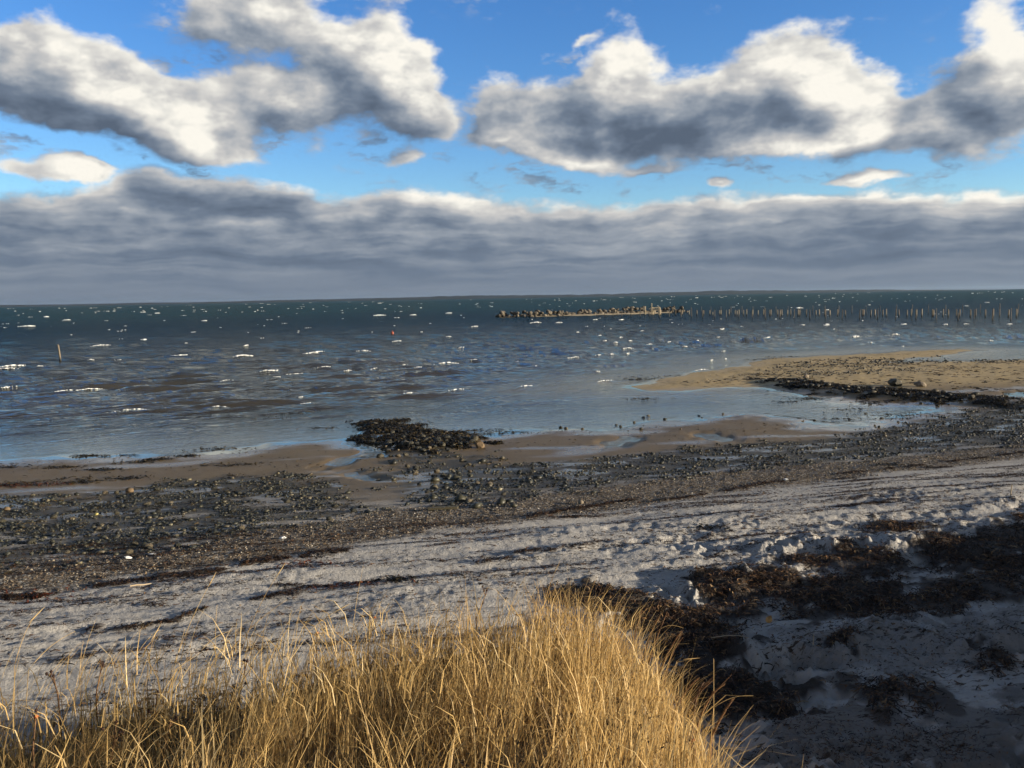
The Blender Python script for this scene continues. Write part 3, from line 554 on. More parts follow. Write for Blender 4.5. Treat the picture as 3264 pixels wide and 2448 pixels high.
def mat_water():
    m, N = new_mat('sea_water')
    pos = N.n('ShaderNodeNewGeometry').outputs['Position']
    depth = N.attr('depth')
    a = N.v('DOT_PRODUCT', pos, (WC, WS, 0.0)); b = N.v('DOT_PRODUCT', pos, (-WS, WC, 0.0))
    q = N.n('ShaderNodeCombineXYZ', N.m('MULTIPLY', a, 0.45), b, 0.0).outputs[0]
    calm = N.step(depth, 0.010, 0.045)
    open_ = N.step(depth, 0.2, 1.2)
    deep_ = N.step(depth, 0.9, 3.0)
    h1 = N.m('MULTIPLY', N.noise(q, 2.4, 3.0, 0.6, 0.3), N.m('MULTIPLY', calm, 0.10))
    h2 = N.m('MULTIPLY', N.noise(q, 0.75, 3.0, 0.6, 0.3), N.m('MULTIPLY', open_, 0.27))
    h3 = N.m('MULTIPLY', N.noise(q, 0.22, 3.0, 0.55), N.m('MULTIPLY', deep_, 0.40))
    h4 = N.m('MULTIPLY', N.noise(q, 0.05, 4.0, 0.6), N.m('MULTIPLY', N.step(depth, 2.0, 5.0), 2.6))
    h3 = N.m('ADD', h3, h4)
    bump = N.n('ShaderNodeBump', Strength=1.0, Distance=1.0, Height=N.m('ADD', h1, N.m('ADD', h2, h3)))
    patch = N.noise(N.v('MULTIPLY', pos, (0.012, 0.03, 0.0)), 1.0, 3.0, 0.5)
    teal = N.m('ADD', N.step(depth, 1.8, 6.0, 0.0, 0.8), N.m('MULTIPLY', N.m('SUBTRACT', patch, 0.5), 0.6), clamp=True)
    deep = N.mix(teal, (0.005, 0.023, 0.042), (0.013, 0.056, 0.062))
    body = N.mix(N.step(depth, 0.25, 2.4), (0.050, 0.044, 0.034), deep)
    diff = N.n('ShaderNodeBsdfDiffuse', body)
    clear = N.n('ShaderNodeBsdfTransparent', (0.93, 0.94, 0.92))
    under = N.n('ShaderNodeMixShader', N.step(depth, 0.02, 0.45), clear.outputs[0], diff.outputs[0])
    gloss = N.n('ShaderNodeBsdfGlossy', (0.90, 0.97, 0.95), Roughness=N.fmix(open_, 0.03, 0.07), Normal=bump.outputs[0])
    # on a rough sea the steep wave faces limit how much is mirrored at a flat angle
    cosv = N.m('ABSOLUTE', N.v('DOT_PRODUCT', N.n('ShaderNodeNewGeometry').outputs['Incoming'], bump.outputs[0]))
    cosv = N.m('MAXIMUM', cosv, 0.03)
    fres = N.m('MULTIPLY_ADD', N.m('POWER', N.m('SUBTRACT', 1.0, cosv), 5.0), 0.98, 0.02)
    fres = N.m('DIVIDE', fres, N.m('MULTIPLY_ADD', fres, N.fmix(open_, 0.9, N.fmix(deep_, 2.6, 6.0)), 1.0))
    sh = N.n('ShaderNodeMixShader', fres, under.outputs[0], gloss.outputs[0])
    out(N, sh.outputs[0])
    return m


def mat_simple(name, stops, scale=6.0, rough=0.85, bump=0.0, rnd='object', rw=0.7, spec=0.4, coord='Object', detail=4.0):
    """procedural two-part colour: a random pick along the stops for each piece, varied by noise"""
    m, N = new_mat(name)
    vec = N.n('ShaderNodeTexCoord').outputs[coord] if coord != 'World' else N.n('ShaderNodeNewGeometry').outputs['Position']
    nz = N.noise(vec, scale, detail, 0.6)
    if rnd == 'object':
        r = N.n('ShaderNodeObjectInfo').outputs['Random']
    elif rnd:
        r = N.attr(rnd)
    else:
        r = 0.5; rw = 0.0
    f = N.m('ADD', N.m('MULTIPLY', r, rw), N.m('MULTIPLY', N.step(nz, 0.3, 0.7), 1.0 - rw))
    col = N.ramp(f, stops)
    kw = {}
    if bump:
        kw['Normal'] = N.n('ShaderNodeBump', Strength=1.0, Distance=bump, Height=N.noise(vec, scale * 3.0, 5.0, 0.65)).outputs[0]
    sh = N.n('ShaderNodeBsdfPrincipled', col, Roughness=rough, **kw)
    sh.inputs['Specular IOR Level'].default_value = spec
    out(N, sh.outputs[0])
    return m


def mat_leafy(name, stops, trans=0.35, rough=0.7):
    """thin dry blades: colour picked per blade, a little light comes through"""
    m, N = new_mat(name)
    col = N.ramp(N.attr('rnd'), stops)
    sh = N.n('ShaderNodeBsdfPrincipled', col, Roughness=rough)
    sh.inputs['Specular IOR Level'].default_value = 0.3
    tr = N.n('ShaderNodeBsdfTranslucent', col)
    out(N, N.n('ShaderNodeMixShader', trans, sh.outputs[0], tr.outputs[0]).outputs[0])
    return m


M_GROUND = mat_ground()
M_WATER = mat_water()
STONE_STOPS = [(0.0, (0.014, 0.014, 0.011)), (0.5, (0.034, 0.033, 0.022)), (0.72, (0.072, 0.062, 0.038)), (0.87, (0.14, 0.11, 0.07)), (0.96, (0.22, 0.18, 0.115)), (1.0, (0.34, 0.30, 0.23))]
M_STONE = mat_simple('shore_stone', STONE_STOPS, 5.0, 0.55, 0.02, 'object', 0.75)
M_PEBBLE = mat_simple('pebbles', [(0.0, (0.014, 0.014, 0.012)), (0.55, (0.030, 0.031, 0.022)), (0.78, (0.055, 0.052, 0.032)), (0.9, (0.10, 0.082, 0.055)), (0.965, (0.17, 0.155, 0.085)), (1.0, (0.44, 0.41, 0.36))], 20.0, 0.5, 0.0, 'rnd', 0.88, coord='World')
M_GRIT = mat_simple('gravel', [(0.0, (0.03, 0.026, 0.022)), (0.4, (0.09, 0.068, 0.046)), (0.7, (0.18, 0.14, 0.095)), (0.93, (0.28, 0.24, 0.18)), (1.0, (0.62, 0.58, 0.52))], 30.0, 0.8, 0.0, 'rnd', 0.95, coord='World')
M_BOULDER = mat_simple('breakwater_boulder', [(0.0, (0.030, 0.026, 0.020)), (0.45, (0.085, 0.072, 0.054)), (0.75, (0.16, 0.135, 0.10)), (1.0, (0.27, 0.24, 0.19))], 1.2, 0.85, 0.05, 'object', 0.6)
M_FOAM = mat_simple('foam', [(0.0, (0.72, 0.74, 0.74)), (1.0, (0.86, 0.87, 0.86))], 3.0, 0.6, 0.03, None, coord='World')
M_WEED = mat_leafy('dried_seaweed', [(0.0, (0.010, 0.008, 0.006)), (0.5, (0.040, 0.023, 0.013)), (0.8, (0.115, 0.058, 0.026)), (0.94, (0.20, 0.11, 0.045)), (1.0, (0.32, 0.22, 0.11))], 0.15, 0.6)
M_WRACK = mat_leafy('wet_bladderwrack', [(0.0, (0.007, 0.007, 0.005)), (0.6, (0.024, 0.019, 0.009)), (0.9, (0.070, 0.050, 0.020)), (1.0, (0.13, 0.09, 0.035))], 0.1, 0.45)
M_REDWEED = mat_leafy('red_seaweed', [(0.0, (0.05, 0.014, 0.008)), (0.7, (0.12, 0.035, 0.015)), (1.0, (0.2, 0.08, 0.04))], 0.2, 0.55)
M_GRASS = mat_leafy('dry_grass', [(0.0, (0.075, 0.045, 0.020)), (0.2, (0.23, 0.142, 0.055)), (0.5, (0.52, 0.345, 0.130)), (0.8, (0.70, 0.49, 0.205)), (0.97, (0.80, 0.63, 0.34)), (1.0, (0.25, 0.27, 0.08))], 0.32, 0.5)
M_SHRUB = mat_leafy('dead_leaves', [(0.0, (0.04, 0.025, 0.012)), (0.6, (0.11, 0.07, 0.03)), (1.0, (0.22, 0.14, 0.06))], 0.2, 0.7)
M_CANE = mat_simple('rose_cane_bark', [(0.0, (0.05, 0.026, 0.012)), (0.6, (0.13, 0.065, 0.026)), (1.0, (0.24, 0.13, 0.05))], 40.0, 0.7, 0.002, 'object', 0.5)
M_HIP_DARK = mat_simple('withered_rose_hip', [(0.0, (0.020, 0.010, 0.007)), (1.0, (0.055, 0.022, 0.012))], 60.0, 0.6, 0.002, 'object', 0.5)
M_HIP_RED = mat_simple('red_rose_hip', [(0.0, (0.42, 0.045, 0.018)), (1.0, (0.55, 0.13, 0.03))], 60.0, 0.35, 0.0, 'object', 0.6)
M_LAND = mat_simple('distant_land', [(0.0, (0.010, 0.018, 0.022)), (0.55, (0.018, 0.028, 0.030)), (0.8, (0.04, 0.046, 0.040)), (1.0, (0.14, 0.13, 0.10))], 0.0025, 0.95, 0.0, 'field', 0.75, coord='World')  # bluish land colour, with some of the haze tint put into it


def mat_post(name, c0, c1):
    m, N = new_mat(name)
    pos = N.n('ShaderNodeTexCoord').outputs['Object']
    r = N.n('ShaderNodeObjectInfo').outputs['Random']
    st = N.v('MULTIPLY', pos, (14.0, 14.0, 1.2))
    g = N.noise(st, 1.0, 4.0, 0.6)
    dryw = N.mix(g, c0, c1)
    dryw = N.mix(N.m('MULTIPLY', r, 0.6), dryw, (0.10, 0.085, 0.07))
    z = N.n('ShaderNodeSeparateXYZ', pos).outputs[2]
    weed = N.step(N.m('ADD', z, N.m('MULTIPLY', g, 0.5)), 0.35, 0.85)
    col = N.mix(weed, (0.020, 0.020, 0.014), dryw)
    b = N.n('ShaderNodeBump', Strength=1.0, Distance=0.01, Height=g)
    out(N, N.n('ShaderNodeBsdfPrincipled', col, Roughness=0.85, Normal=b.outputs[0]).outputs[0])
    return m


def mat_wood(name, c0, c1, sc=(3, 30, 30)):
    m, N = new_mat(name)
    pos = N.n('ShaderNodeTexCoord').outputs['Object']
    g = N.noise(N.v('MULTIPLY', pos, sc), 1.0, 5.0, 0.65)
    b = N.n('ShaderNodeBump', Strength=1.0, Distance=0.004, Height=g)
    out(N, N.n('ShaderNodeBsdfPrincipled', N.mix(g, c0, c1), Roughness=0.85, Normal=b.outputs[0]).outputs[0])
    return m


M_POST = mat_post('weathered_post', (0.17, 0.135, 0.09), (0.46, 0.38, 0.26))
M_POST_DARK = mat_post('dark_weathered_post', (0.07, 0.06, 0.05), (0.19, 0.165, 0.13))
M_PLANK = mat_wood('wet_plank', (0.06, 0.05, 0.028), (0.15, 0.125, 0.07))
M_DRIFT = mat_wood('bleached_driftwood', (0.34, 0.26, 0.16), (0.62, 0.50, 0.34))
M_BEAM = mat_wood('pale_timber', (0.30, 0.24, 0.15), (0.52, 0.44, 0.30))  # paler wood for the landing stage
M_PALE = mat_simple('white_plastic', [(0.0, (0.62, 0.63, 0.63)), (1.0, (0.80, 0.81, 0.80))], 8.0, 0.45, 0.0, None)
M_ORANGE = mat_simple('orange_leaf', [(0.0, (0.42, 0.20, 0.05)), (1.0, (0.62, 0.36, 0.12))], 30.0, 0.6, 0.0, None)
M_BUOY = mat_simple('red_buoy', [(0.0, (0.25, 0.06, 0.035)), (1.0, (0.34, 0.09, 0.05))], 5.0, 0.4, 0.0, None)

# ------------------------------------------------------------------ the ground, one sheet
H_EYE = 5.5


def polar_grid(az, rr):
    A, Rr = np.meshgrid(np.radians(az), rr)
    return Rr * np.sin(A), Rr * np.cos(A)


def grid_faces(nr, nc, wrap=False, keep=None):
    i = np.arange(nr - 1)[:, None]; j = np.arange(nc if wrap else nc - 1)[None, :]
    j2 = (j + 1) % nc
    f = np.stack([np.broadcast_to(i * nc + j, (nr - 1, j.shape[1])), np.broadcast_to(i * nc + j2, (nr - 1, j.shape[1])),
                  np.broadcast_to((i + 1) * nc + j2, (nr - 1, j.shape[1])), np.broadcast_to((i + 1) * nc + j, (nr - 1, j.shape[1]))], -1).reshape(-1, 4)
    f = f[:, ::-1]
    if keep is not None:
        f = f[keep[f].any(1)]
    return f


az_f = np.linspace(-36, 36, 770)
az_g = np.concatenate([np.linspace(-180, -44, 34, endpoint=False), np.linspace(-44, -36, 20, endpoint=False), az_f,
                       np.linspace(36, 75, 60)[1:], np.linspace(75, 180, 30)[1:-1]])
th = np.radians(np.linspace(33.0, 4.6, 440))
r_f = 4.6 / np.tan(th)
r_g = np.concatenate([np.geomspace(0.05, 2.5, 10), np.linspace(2.6, r_f[0], 42, endpoint=False), r_f,
                      np.geomspace(r_f[-1], 110, 60)[1:], np.geomspace(110, 16000, 26)[1:]])
gx, gy = polar_grid(az_g, r_g)
zz, ss, uu, mk = ground(gx.ravel(), gy.ravel(), True)
rad = np.hypot(gx, gy).ravel()
V = np.stack([gx.ravel(), gy.ravel(), zz], 1)
ground_ob = link('beach', np_mesh('beach', V, grid_faces(len(r_g), len(az_g), True), M_GROUND, mk))
tag(ground_ob, 'pale sandy beach running down to brown wet flats', None, None, 'structure')

# ------------------------------------------------------------------ the sea
WAVES = []
wr = np.random.default_rng(3)
for k in range(34):
    lam = 0.8 * (5.5 / 0.8) ** (k / 33.0)
    th_ = SEA_RUN + R(90) + wr.normal(0, 0.20)
    WAVES.append((lam, th_, 0.0125 * lam ** 0.55 * wr.uniform(.6, 1.3), wr.uniform(0, 6.28)))


def wave_z(x, y, depth):
    env = np.clip(depth / 0.55, 0, 1) ** 1.2 * 1.0
    r = np.hypot(x, y)
    z = np.zeros(np.shape(x))
    gust = 1.0 + 0.7 * vnoise(x * .05, y * .08, 77)
    bend = vnoise(x * .12, y * .12, 78)
    for lam, t, a, ph in WAVES:
        k = 6.2832 / lam
        fade = np.clip((lam * 90.0 - r) / (lam * 40.0), 0, 1)
        z = z + a * fade * (1.7 - 2.7 * np.abs(np.sin(.5 * (k * (x * math.cos(t) + y * math.sin(t)) + ph) + .75 * bend)))
    # low swell lines that steepen as they run in over the shallows
    b = -x * WS + y * WC; a_ = x * WC + y * WS
    ph = b * 6.2832 / 2.7 + 1.6 * vnoise(a_ * .06, b * .05, 79) * 2
    sw = np.maximum(np.cos(ph), 0.0) ** 6
    shal = sstep(0.05, 0.25, depth) * (1 - sstep(0.5, 1.4, depth)) * sstep(-.25, .15, vnoise(a_ * .09, b * .35, 80)) * (x < 20)
    z = z * env * gust + 0.10 * sw * shal
    for cx_c, cy_c, L in CAPS:                                        # the steep little seas that are breaking
        m = (np.abs(x - cx_c) < L + 3) & (np.abs(y - cy_c) < L + 3)
        if not m.any(): continue
        da_ = (x[m] - cx_c) * FC + (y[m] - cy_c) * FS; db_ = -(x[m] - cx_c) * FS + (y[m] - cy_c) * FC
        w_ = .32 + .0022 * math.hypot(cx_c, cy_c)
        z[m] += min(.22, .06 + .05 * L) * np.exp(-(da_ / (.62 * L + .3)) ** 2) * np.exp(-(db_ / w_) ** 2)
    return z


def water_top(x, y):
    zb, _, _ = base_height(np.asarray(x, float), np.asarray(y, float))
    return wave_z(np.asarray(x, float), np.asarray(y, float), -zb)


az_s = np.concatenate([np.linspace(-110, -37, 40, endpoint=False), np.linspace(-37, 37, 530), np.linspace(37, 110, 40)[1:]])
dpx = np.concatenate([np.linspace(238, 12, 420), np.geomspace(12, 0.30, 46)[1:]])     # even steps of depression below the horizon
r_s = 5.5 * 885.0 / dpx
sx_, sy_ = polar_grid(az_s, r_s)
fx, fy = sx_.ravel(), sy_.ravel()
bed, bs, bu = base_height(fx, fy)
depth = -bed
wz = wave_z(fx, fy, depth)
wz = np.where(depth < 0.02, 0.0, wz)
keep = depth > -0.16
Vs = np.stack([fx, fy, wz], 1)
Fs = grid_faces(len(r_s), len(az_s), False, keep)
used = np.zeros(len(Vs), bool); used[Fs.ravel()] = True
remap = np.cumsum(used) - 1
sea = link('sea', np_mesh('sea', Vs[used], remap[Fs], M_WATER, dict(depth=depth[used])))
tag(sea, 'choppy blue grey sea with shallow lagoon and pools', None, None, 'structure')

# land on the far side of the bay
xs = np.linspace(-9500, 5200, 520)
prof = 26 + 16 * fbm(xs * .0006, xs * 0, 5, 3) + 5 * fbm(xs * .006, xs * 0 + 3, 6, 3) + 4 * np.abs(fbm(xs * .03, xs * 0 + 9, 7, 2))
prof = prof * sstep(5200, 2600, xs) ** 0.8 * (0.75 + 0.5 * sstep(-3500, 500, xs)) + 0.4
rows = [(0.0, -0.5), (10, 0.10), (60, 0.22), (130, 0.62), (200, 1.0), (600, 0.9), (1500, 0.2)]
LV = []; LF = []
for dy, k in rows:
    LV.append(np.stack([xs, 9200 - 0.05 * xs + dy + 120 * vnoise(xs * .0008, xs * 0 + 2, 31), prof * k - (1.5 if k < 0 else 0)], 1))
    LF.append(np.clip((0.85 - 2.2 * abs(k - 0.2)) * (xs < -1500) * (vnoise(xs * .0016, xs * 0 + 4, 9) > -0.12), 0.15, 1) * (1 if 0 < k < .5 else 0.3))
far_shore = link('far_shore', np_mesh('far_shore', np.concatenate(LV), grid_faces(len(rows), len(xs))[:, ::-1], M_LAND, dict(field=np.concatenate(LF))))
tag(far_shore, 'low wooded coast along the horizon', None, None, 'structure')


# ------------------------------------------------------------------ loose pieces made in bulk
def ico(sub):
    bm = bmesh.new(); bmesh.ops.create_icosphere(bm, subdivisions=sub, radius=1.0)
    v = np.array([p.co[:] for p in bm.verts]); f = np.array([[q.index for q in p.verts] for p in bm.faces]); bm.free()
    return v, f


ICO1, ICO1F = ico(1)
ICO2, ICO2F = ico(2)


def lumps(cx, cy, cz, r, flat=(0.55, 0.8), jitter=0.22, elong=(0.8, 1.45), yaw=None, rng=RNG):
    """many small rounded lumps in one mesh: centres, radii -> vertices, faces"""
    n = len(cx); k = len(ICO1)
    v = ICO1[None] * (1 + rng.normal(0, jitter, (n, k, 1)).clip(-.4, .5))
    sx_l = rng.uniform(*elong, (n, 1)); sz_l = rng.uniform(*flat, (n, 1))
    X = v[..., 0] * sx_l; Y = v[..., 1] / np.sqrt(sx_l); Zl = v[..., 2] * sz_l
    a = rng.uniform(0, 6.28, (n, 1)) if yaw is None else yaw + rng.normal(0, .15, (n, 1))
    x = X * np.cos(a) - Y * np.sin(a); y = X * np.sin(a) + Y * np.cos(a)
    r = np.asarray(r)[:, None]
    P = np.stack([x * r + cx[:, None], y * r + cy[:, None], Zl * r + cz[:, None]], -1).reshape(-1, 3)
    F = (ICO1F[None] + (np.arange(n) * k)[:, None, None]).reshape(-1, 3)
    return P, F


def in_poly(P, n, rng=RNG, soft=0.0, clump=0.0, cl_scale=1.0, seed=0):
    """random points in a polygon, edges frayed by noise, thinned by noise"""
    P = np.array(P); lo = P.min(0) - soft; hi = P.max(0) + soft
    X = []; tot = 0
    for _ in range(60):
        x = rng.uniform(lo[0], hi[0], n); y = rng.uniform(lo[1], hi[1], n)
        d = poly_sd(x, y, P) + soft * 1.6 * fbm(x * .9, y * .9, 200 + seed, 3)
        m = d > 0
        if clump:
            m &= rng.uniform(0, 1, n) < np.clip(0.5 + clump * (fbm(x * cl_scale, y * cl_scale, 300 + seed, 3)) * 1.6, 0.02, 1)
        X.append(np.stack([x[m], y[m]], 1)); tot += int(m.sum())
        if tot >= n: break
    return np.concatenate(X)[:n]


# shingle fields
pts = []; rads = []
for nm, n, soft, cl, r0, r1 in (('left', 9500, 0.9, 1.7, .017, .042), ('spread', 550, 1.2, 1.3, .03, .10), ('right', 13000, 0.7, 1.1, .017, .040)):
    q = in_poly(PEBBLE_FIELDS[nm], n, RNG, soft, cl, .9, len(pts))
    pts.append(q); rads.append(np.clip(r0 * .85 * (1 - RNG.uniform(0, 1, len(q))) ** (-1 / 2.6), r0 * .8, r1 * 1.7))
for P, n, r0, r1 in ((BAR_STONES, 650, .04, .11), (POOL_EDGE, 130, .05, .14)):
    q = in_poly(P, n, RNG, 0.8, 1.0, .5, 9)
    pts.append(q); rads.append(r0 + (r1 - r0) * RNG.beta(1.3, 3, len(q)))
pts = np.concatenate(pts); rads = np.concatenate(rads)
pz = ground(pts[:, 0], pts[:, 1])
ok = pz > -0.05; pts, rads, pz = pts[ok], rads[ok], pz[ok]
P_, F_ = lumps(pts[:, 0], pts[:, 1], pz + rads * .2, rads)
rn = np.repeat(RNG.uniform(0, 1, len(pts)), len(ICO1))
shingle = link('pebbles', np_mesh('pebbles', P_, F_, M_PEBBLE, dict(rnd=rn), True))
tag(shingle, 'dark green and grey shingle strewn in bands along the wet shore', 'pebbles', None, 'stuff')

q = in_poly(GRAVEL, 7000, RNG, 0.3, .5, 1.2, 4)
rr_ = RNG.uniform(.010, .024, len(q)); qz = ground(q[:, 0], q[:, 1])
P_, F_ = lumps(q[:, 0], q[:, 1], qz + rr_ * .2, rr_)
grit = link('gravel', np_mesh('gravel', P_, F_, M_GRIT, dict(rnd=np.repeat(RNG.uniform(0, 1, len(q)), len(ICO1))), True))
tag(grit, 'strip of fine brown gravel and shell above the shingle', 'gravel', None, 'stuff')


def strands(x, y, z, length, width, lift, rng=RNG, segs=3, yaw=None, spread=0.6):
    """curling flat ribbons lying on the ground -> vertices, quads, one random number per vertex"""
    n = len(x)
    a = rng.uniform(0, 6.28, n) if yaw is None else yaw + rng.normal(0, spread, n)
    px, py = np.array(x, float), np.array(y, float); base = np.array(z, float)
    L = length * rng.uniform(.5, 1.5, n); w = width * rng.uniform(.6, 1.5, n)
    pk = lift * rng.beta(1.2, 2.2, n)
    R0 = rng.uniform(0, 1, n)
    cols = []
    tilt = rng.uniform(-1, 1, n)
    for s in range(segs + 1):
        t = s / segs
        hz = base + pk * (math.sin(math.pi * min(1, .15 + .85 * t)) if True else 0) + 0.004
        nx, ny = -np.sin(a), np.cos(a)
        ww = w * (1 - 0.55 * t)
        cols.append(np.stack([px + nx * ww, py + ny * ww, hz + tilt * ww * .7], 1))
        cols.append(np.stack([px - nx * ww, py - ny * ww, hz - tilt * ww * .7], 1))
        px = px + np.cos(a) * L / segs; py = py + np.sin(a) * L / segs
        a = a + rng.normal(0, .55, n)
    Vv = np.stack(cols, 1).reshape(-1, 3)
    k = 2 * (segs + 1)
    f = np.array([[2 * s, 2 * s + 1, 2 * s + 3, 2 * s + 2] for s in range(segs)])
    Ff = (f[None] + (np.arange(n) * k)[:, None, None]).reshape(-1, 4)
    return Vv, Ff, np.repeat(R0, k)


def area(P):
    P = np.array(P); x, y = P[:, 0], P[:, 1]
    return 0.5 * abs(np.dot(x, np.roll(y, 1)) - np.dot(y, np.roll(x, 1)))


for i, (lab, P, d) in enumerate(PATCHES):
    n = int(min(9000, area(P) * 800 * d)) + 60
    q = in_poly(P, n, RNG, 0.28, .7, 1.4, 20 + i)
    Vv, Ff, rn = strands(q[:, 0], q[:, 1], ground(q[:, 0], q[:, 1]), .115 if d > .6 else .05, .0070 if d > .6 else .0040, .065 if d > .6 else .03)
    o = link('seaweed', np_mesh('seaweed', Vv, Ff, M_WEED, dict(rnd=rn), False))
    tag(o, 'dried brown seaweed, ' + lab, 'seaweed', 'dried seaweed on the upper beach', 'stuff')
VV = []; FF = []; RR = []; off = 0
for P, hw, d in WRACK_LINES:
    P = np.array(P); seg = np.hypot(*np.diff(P, axis=0).T); cum = np.concatenate([[0], np.cumsum(seg)])
    n = int(cum[-1] * hw * 2 * 900 * d)
    t = RNG.uniform(0, cum[-1], n); i = np.clip(np.searchsorted(cum, t) - 1, 0, len(seg) - 1)
    f = ((t - cum[i]) / seg[i])[:, None]
    c = P[i] * (1 - f) + P[i + 1] * f
    dn = (P[i + 1] - P[i]) / seg[i][:, None]
    wob = hw * (0.5 + 2.4 * vnoise(t * 1.3, t * 0 + hw * 90, 8)).clip(0, 3)
    o_ = RNG.normal(0, .55, n) * wob
    c = c + np.stack([-dn[:, 1], dn[:, 0]], 1) * o_[:, None]
    m = wob > hw * .2
    c = c[m]; ang = np.arctan2(dn[m, 1], dn[m, 0])
    Vv, Ff, rn = strands(c[:, 0], c[:, 1], ground(c[:, 0], c[:, 1]), .11, .007, .05, yaw=ang, spread=.8)
    VV.append(Vv); FF.append(Ff + off); RR.append(rn * .8); off += len(Vv)
SR = np.random.default_rng(44)
for k in range(340):                                                  # short streaks of weed crumbs left by earlier tides
    uu_ = SR.uniform(0, 1); x0 = SR.uniform(-12, 15); b0 = 10.2 + 10.0 * SR.uniform(0, 1) ** .8
    y0 = (b0 + x0 * CS) / CC
    if poly_sd(np.array([x0]), np.array([y0]), LOBE)[0] > -1.2 or base_height(np.array([x0]), np.array([y0]))[2][0] < 9.0: continue
    L = SR.uniform(.4, 2.8); n = int(L * SR.uniform(25, 90)); t = SR.normal(0, .3, n) * L
    wv = .25 * vnoise(t * 1.3 + k, t * 0 + k, 12)
    px_ = x0 + t * CC - wv * CS + SR.normal(0, .03, n); py_ = y0 + t * CS + wv * CC + SR.normal(0, .045, n)
    Vv, Ff, rn = strands(px_, py_, ground(px_, py_), .075, .006, .035, SR, yaw=CREST, spread=.7)
    VV.append(Vv); FF.append(Ff + off); RR.append(rn * .85); off += len(Vv)
q = in_poly([(-14, 8.5), (2, 9), (14, 9), (14, 24), (4, 21), (-14, 15)], 9500, RNG, .5, 1.3, .6, 61)     # loose bits everywhere on the dry sand
q = q[poly_sd(q[:, 0], q[:, 1], LOBE) < -.6]
Vv, Ff, rn = strands(q[:, 0], q[:, 1], ground(q[:, 0], q[:, 1]), .08, .0075, .03, yaw=CREST, spread=.7)
VV.append(Vv); FF.append(Ff + off); RR.append(rn); off += len(Vv)
o = link('seaweed', np_mesh('seaweed', np.concatenate(VV), np.concatenate(FF), M_WEED, dict(rnd=np.concatenate(RR)), False))
tag(o, 'thin dark tide lines of dried weed drawn along the pale sand', 'seaweed', 'dried seaweed on the upper beach', 'stuff')

for P, n, lab in ((MOUND, 9000, 'black brown bladderwrack draped over the stone mound at the lagoon mouth'),
                  (RIDGE, 9000, 'black bladderwrack draped over the stone ridge below the sandbar')):
    q = in_poly(P, n, RNG, 1.1, .8, 1.0, n % 7 + len(lab))
    z_ = np.maximum(ground(q[:, 0], q[:, 1]), -.02)
    Vv, Ff, rn = strands(q[:, 0], q[:, 1], z_, .20, .024, .12)
    o = link('bladderwrack', np_mesh('bladderwrack', Vv, Ff, M_WRACK, dict(rnd=rn), False))
    tag(o, lab, 'seaweed', 'wet weed on the stones', 'stuff')
VV = []; FF = []; RR = []; off = 0
for i, (x_, y_) in enumerate(SCRAPS):
    far_ = math.hypot(x_, y_) / 30.0
    n = int(RNG.uniform(25, 70)); sp_ = RNG.uniform(.14, .34) * far_
    q = np.stack([x_ + RNG.normal(0, sp_ * 1.5, n), y_ + RNG.normal(0, sp_ * .6, n)], 1)
    Vv, Ff, rn = strands(q[:, 0], q[:, 1], np.maximum(ground(q[:, 0], q[:, 1]), -.01), .16 * far_ ** .5, .022, .07)
    VV.append(Vv); FF.append(Ff + off); RR.append(rn); off += len(Vv)
q = in_poly([(-20, 26.5), (-6, 29), (10, 33), (14, 34), (9, 38.5), (-6, 34.5), (-18, 31)], 700, RNG, .4, 1.0, .6, 71)
Vv, Ff, rn = strands(q[:, 0], q[:, 1], ground(q[:, 0], q[:, 1]), .10, .015, .03)
VV.append(Vv); FF.append(Ff + off); RR.append(rn); off += len(Vv)
q = in_poly([(10, 55), (17, 60), (24, 73), (40, 68), (44, 55), (27, 45), (20, 51)], 1500, RNG, .6, 1.0, .25, 72)
Vv, Ff, rn = strands(q[:, 0], q[:, 1], ground(q[:, 0], q[:, 1]), .28, .035, .05, yaw=CREST, spread=.5)
VV.append(Vv); FF.append(Ff + off); RR.append(rn); off += len(Vv)
for P, n in ((PEBBLE_FIELDS['left'], 2600), (PEBBLE_FIELDS['right'], 2600)):
    q = in_poly(P, n, RNG, .5, 1.6, .7, n + len(P))
    Vv, Ff, rn = strands(q[:, 0], q[:, 1], ground(q[:, 0], q[:, 1]), .13, .014, .05)
    VV.append(Vv); FF.append(Ff + off); RR.append(rn); off += len(Vv)
o = link('bladderwrack', np_mesh('bladderwrack', np.concatenate(VV), np.concatenate(FF), M_WRACK, dict(rnd=np.concatenate(RR)), False))
tag(o, 'scattered scraps of dark weed on the wet sand and the sandbar', 'seaweed', 'wet weed on the stones', 'stuff')
VV = []; FF = []; RR = []; off = 0
for x_, y_ in RED_SCRAPS:
    q = np.stack([x_ + RNG.normal(0, .35, 60), y_ + RNG.normal(0, .16, 60)], 1)
    Vv, Ff, rn = strands(q[:, 0], q[:, 1], ground(q[:, 0], q[:, 1]), .10, .012, .06)
    VV.append(Vv); FF.append(Ff + off); RR.append(rn); off += len(Vv)
o = link('red_seaweed', np_mesh('red_seaweed', np.concatenate(VV), np.concatenate(FF), M_REDWEED, dict(rnd=np.concatenate(RR)), False))
tag(o, 'small tufts of rust red weed on the lower beach', 'seaweed', None, 'stuff')

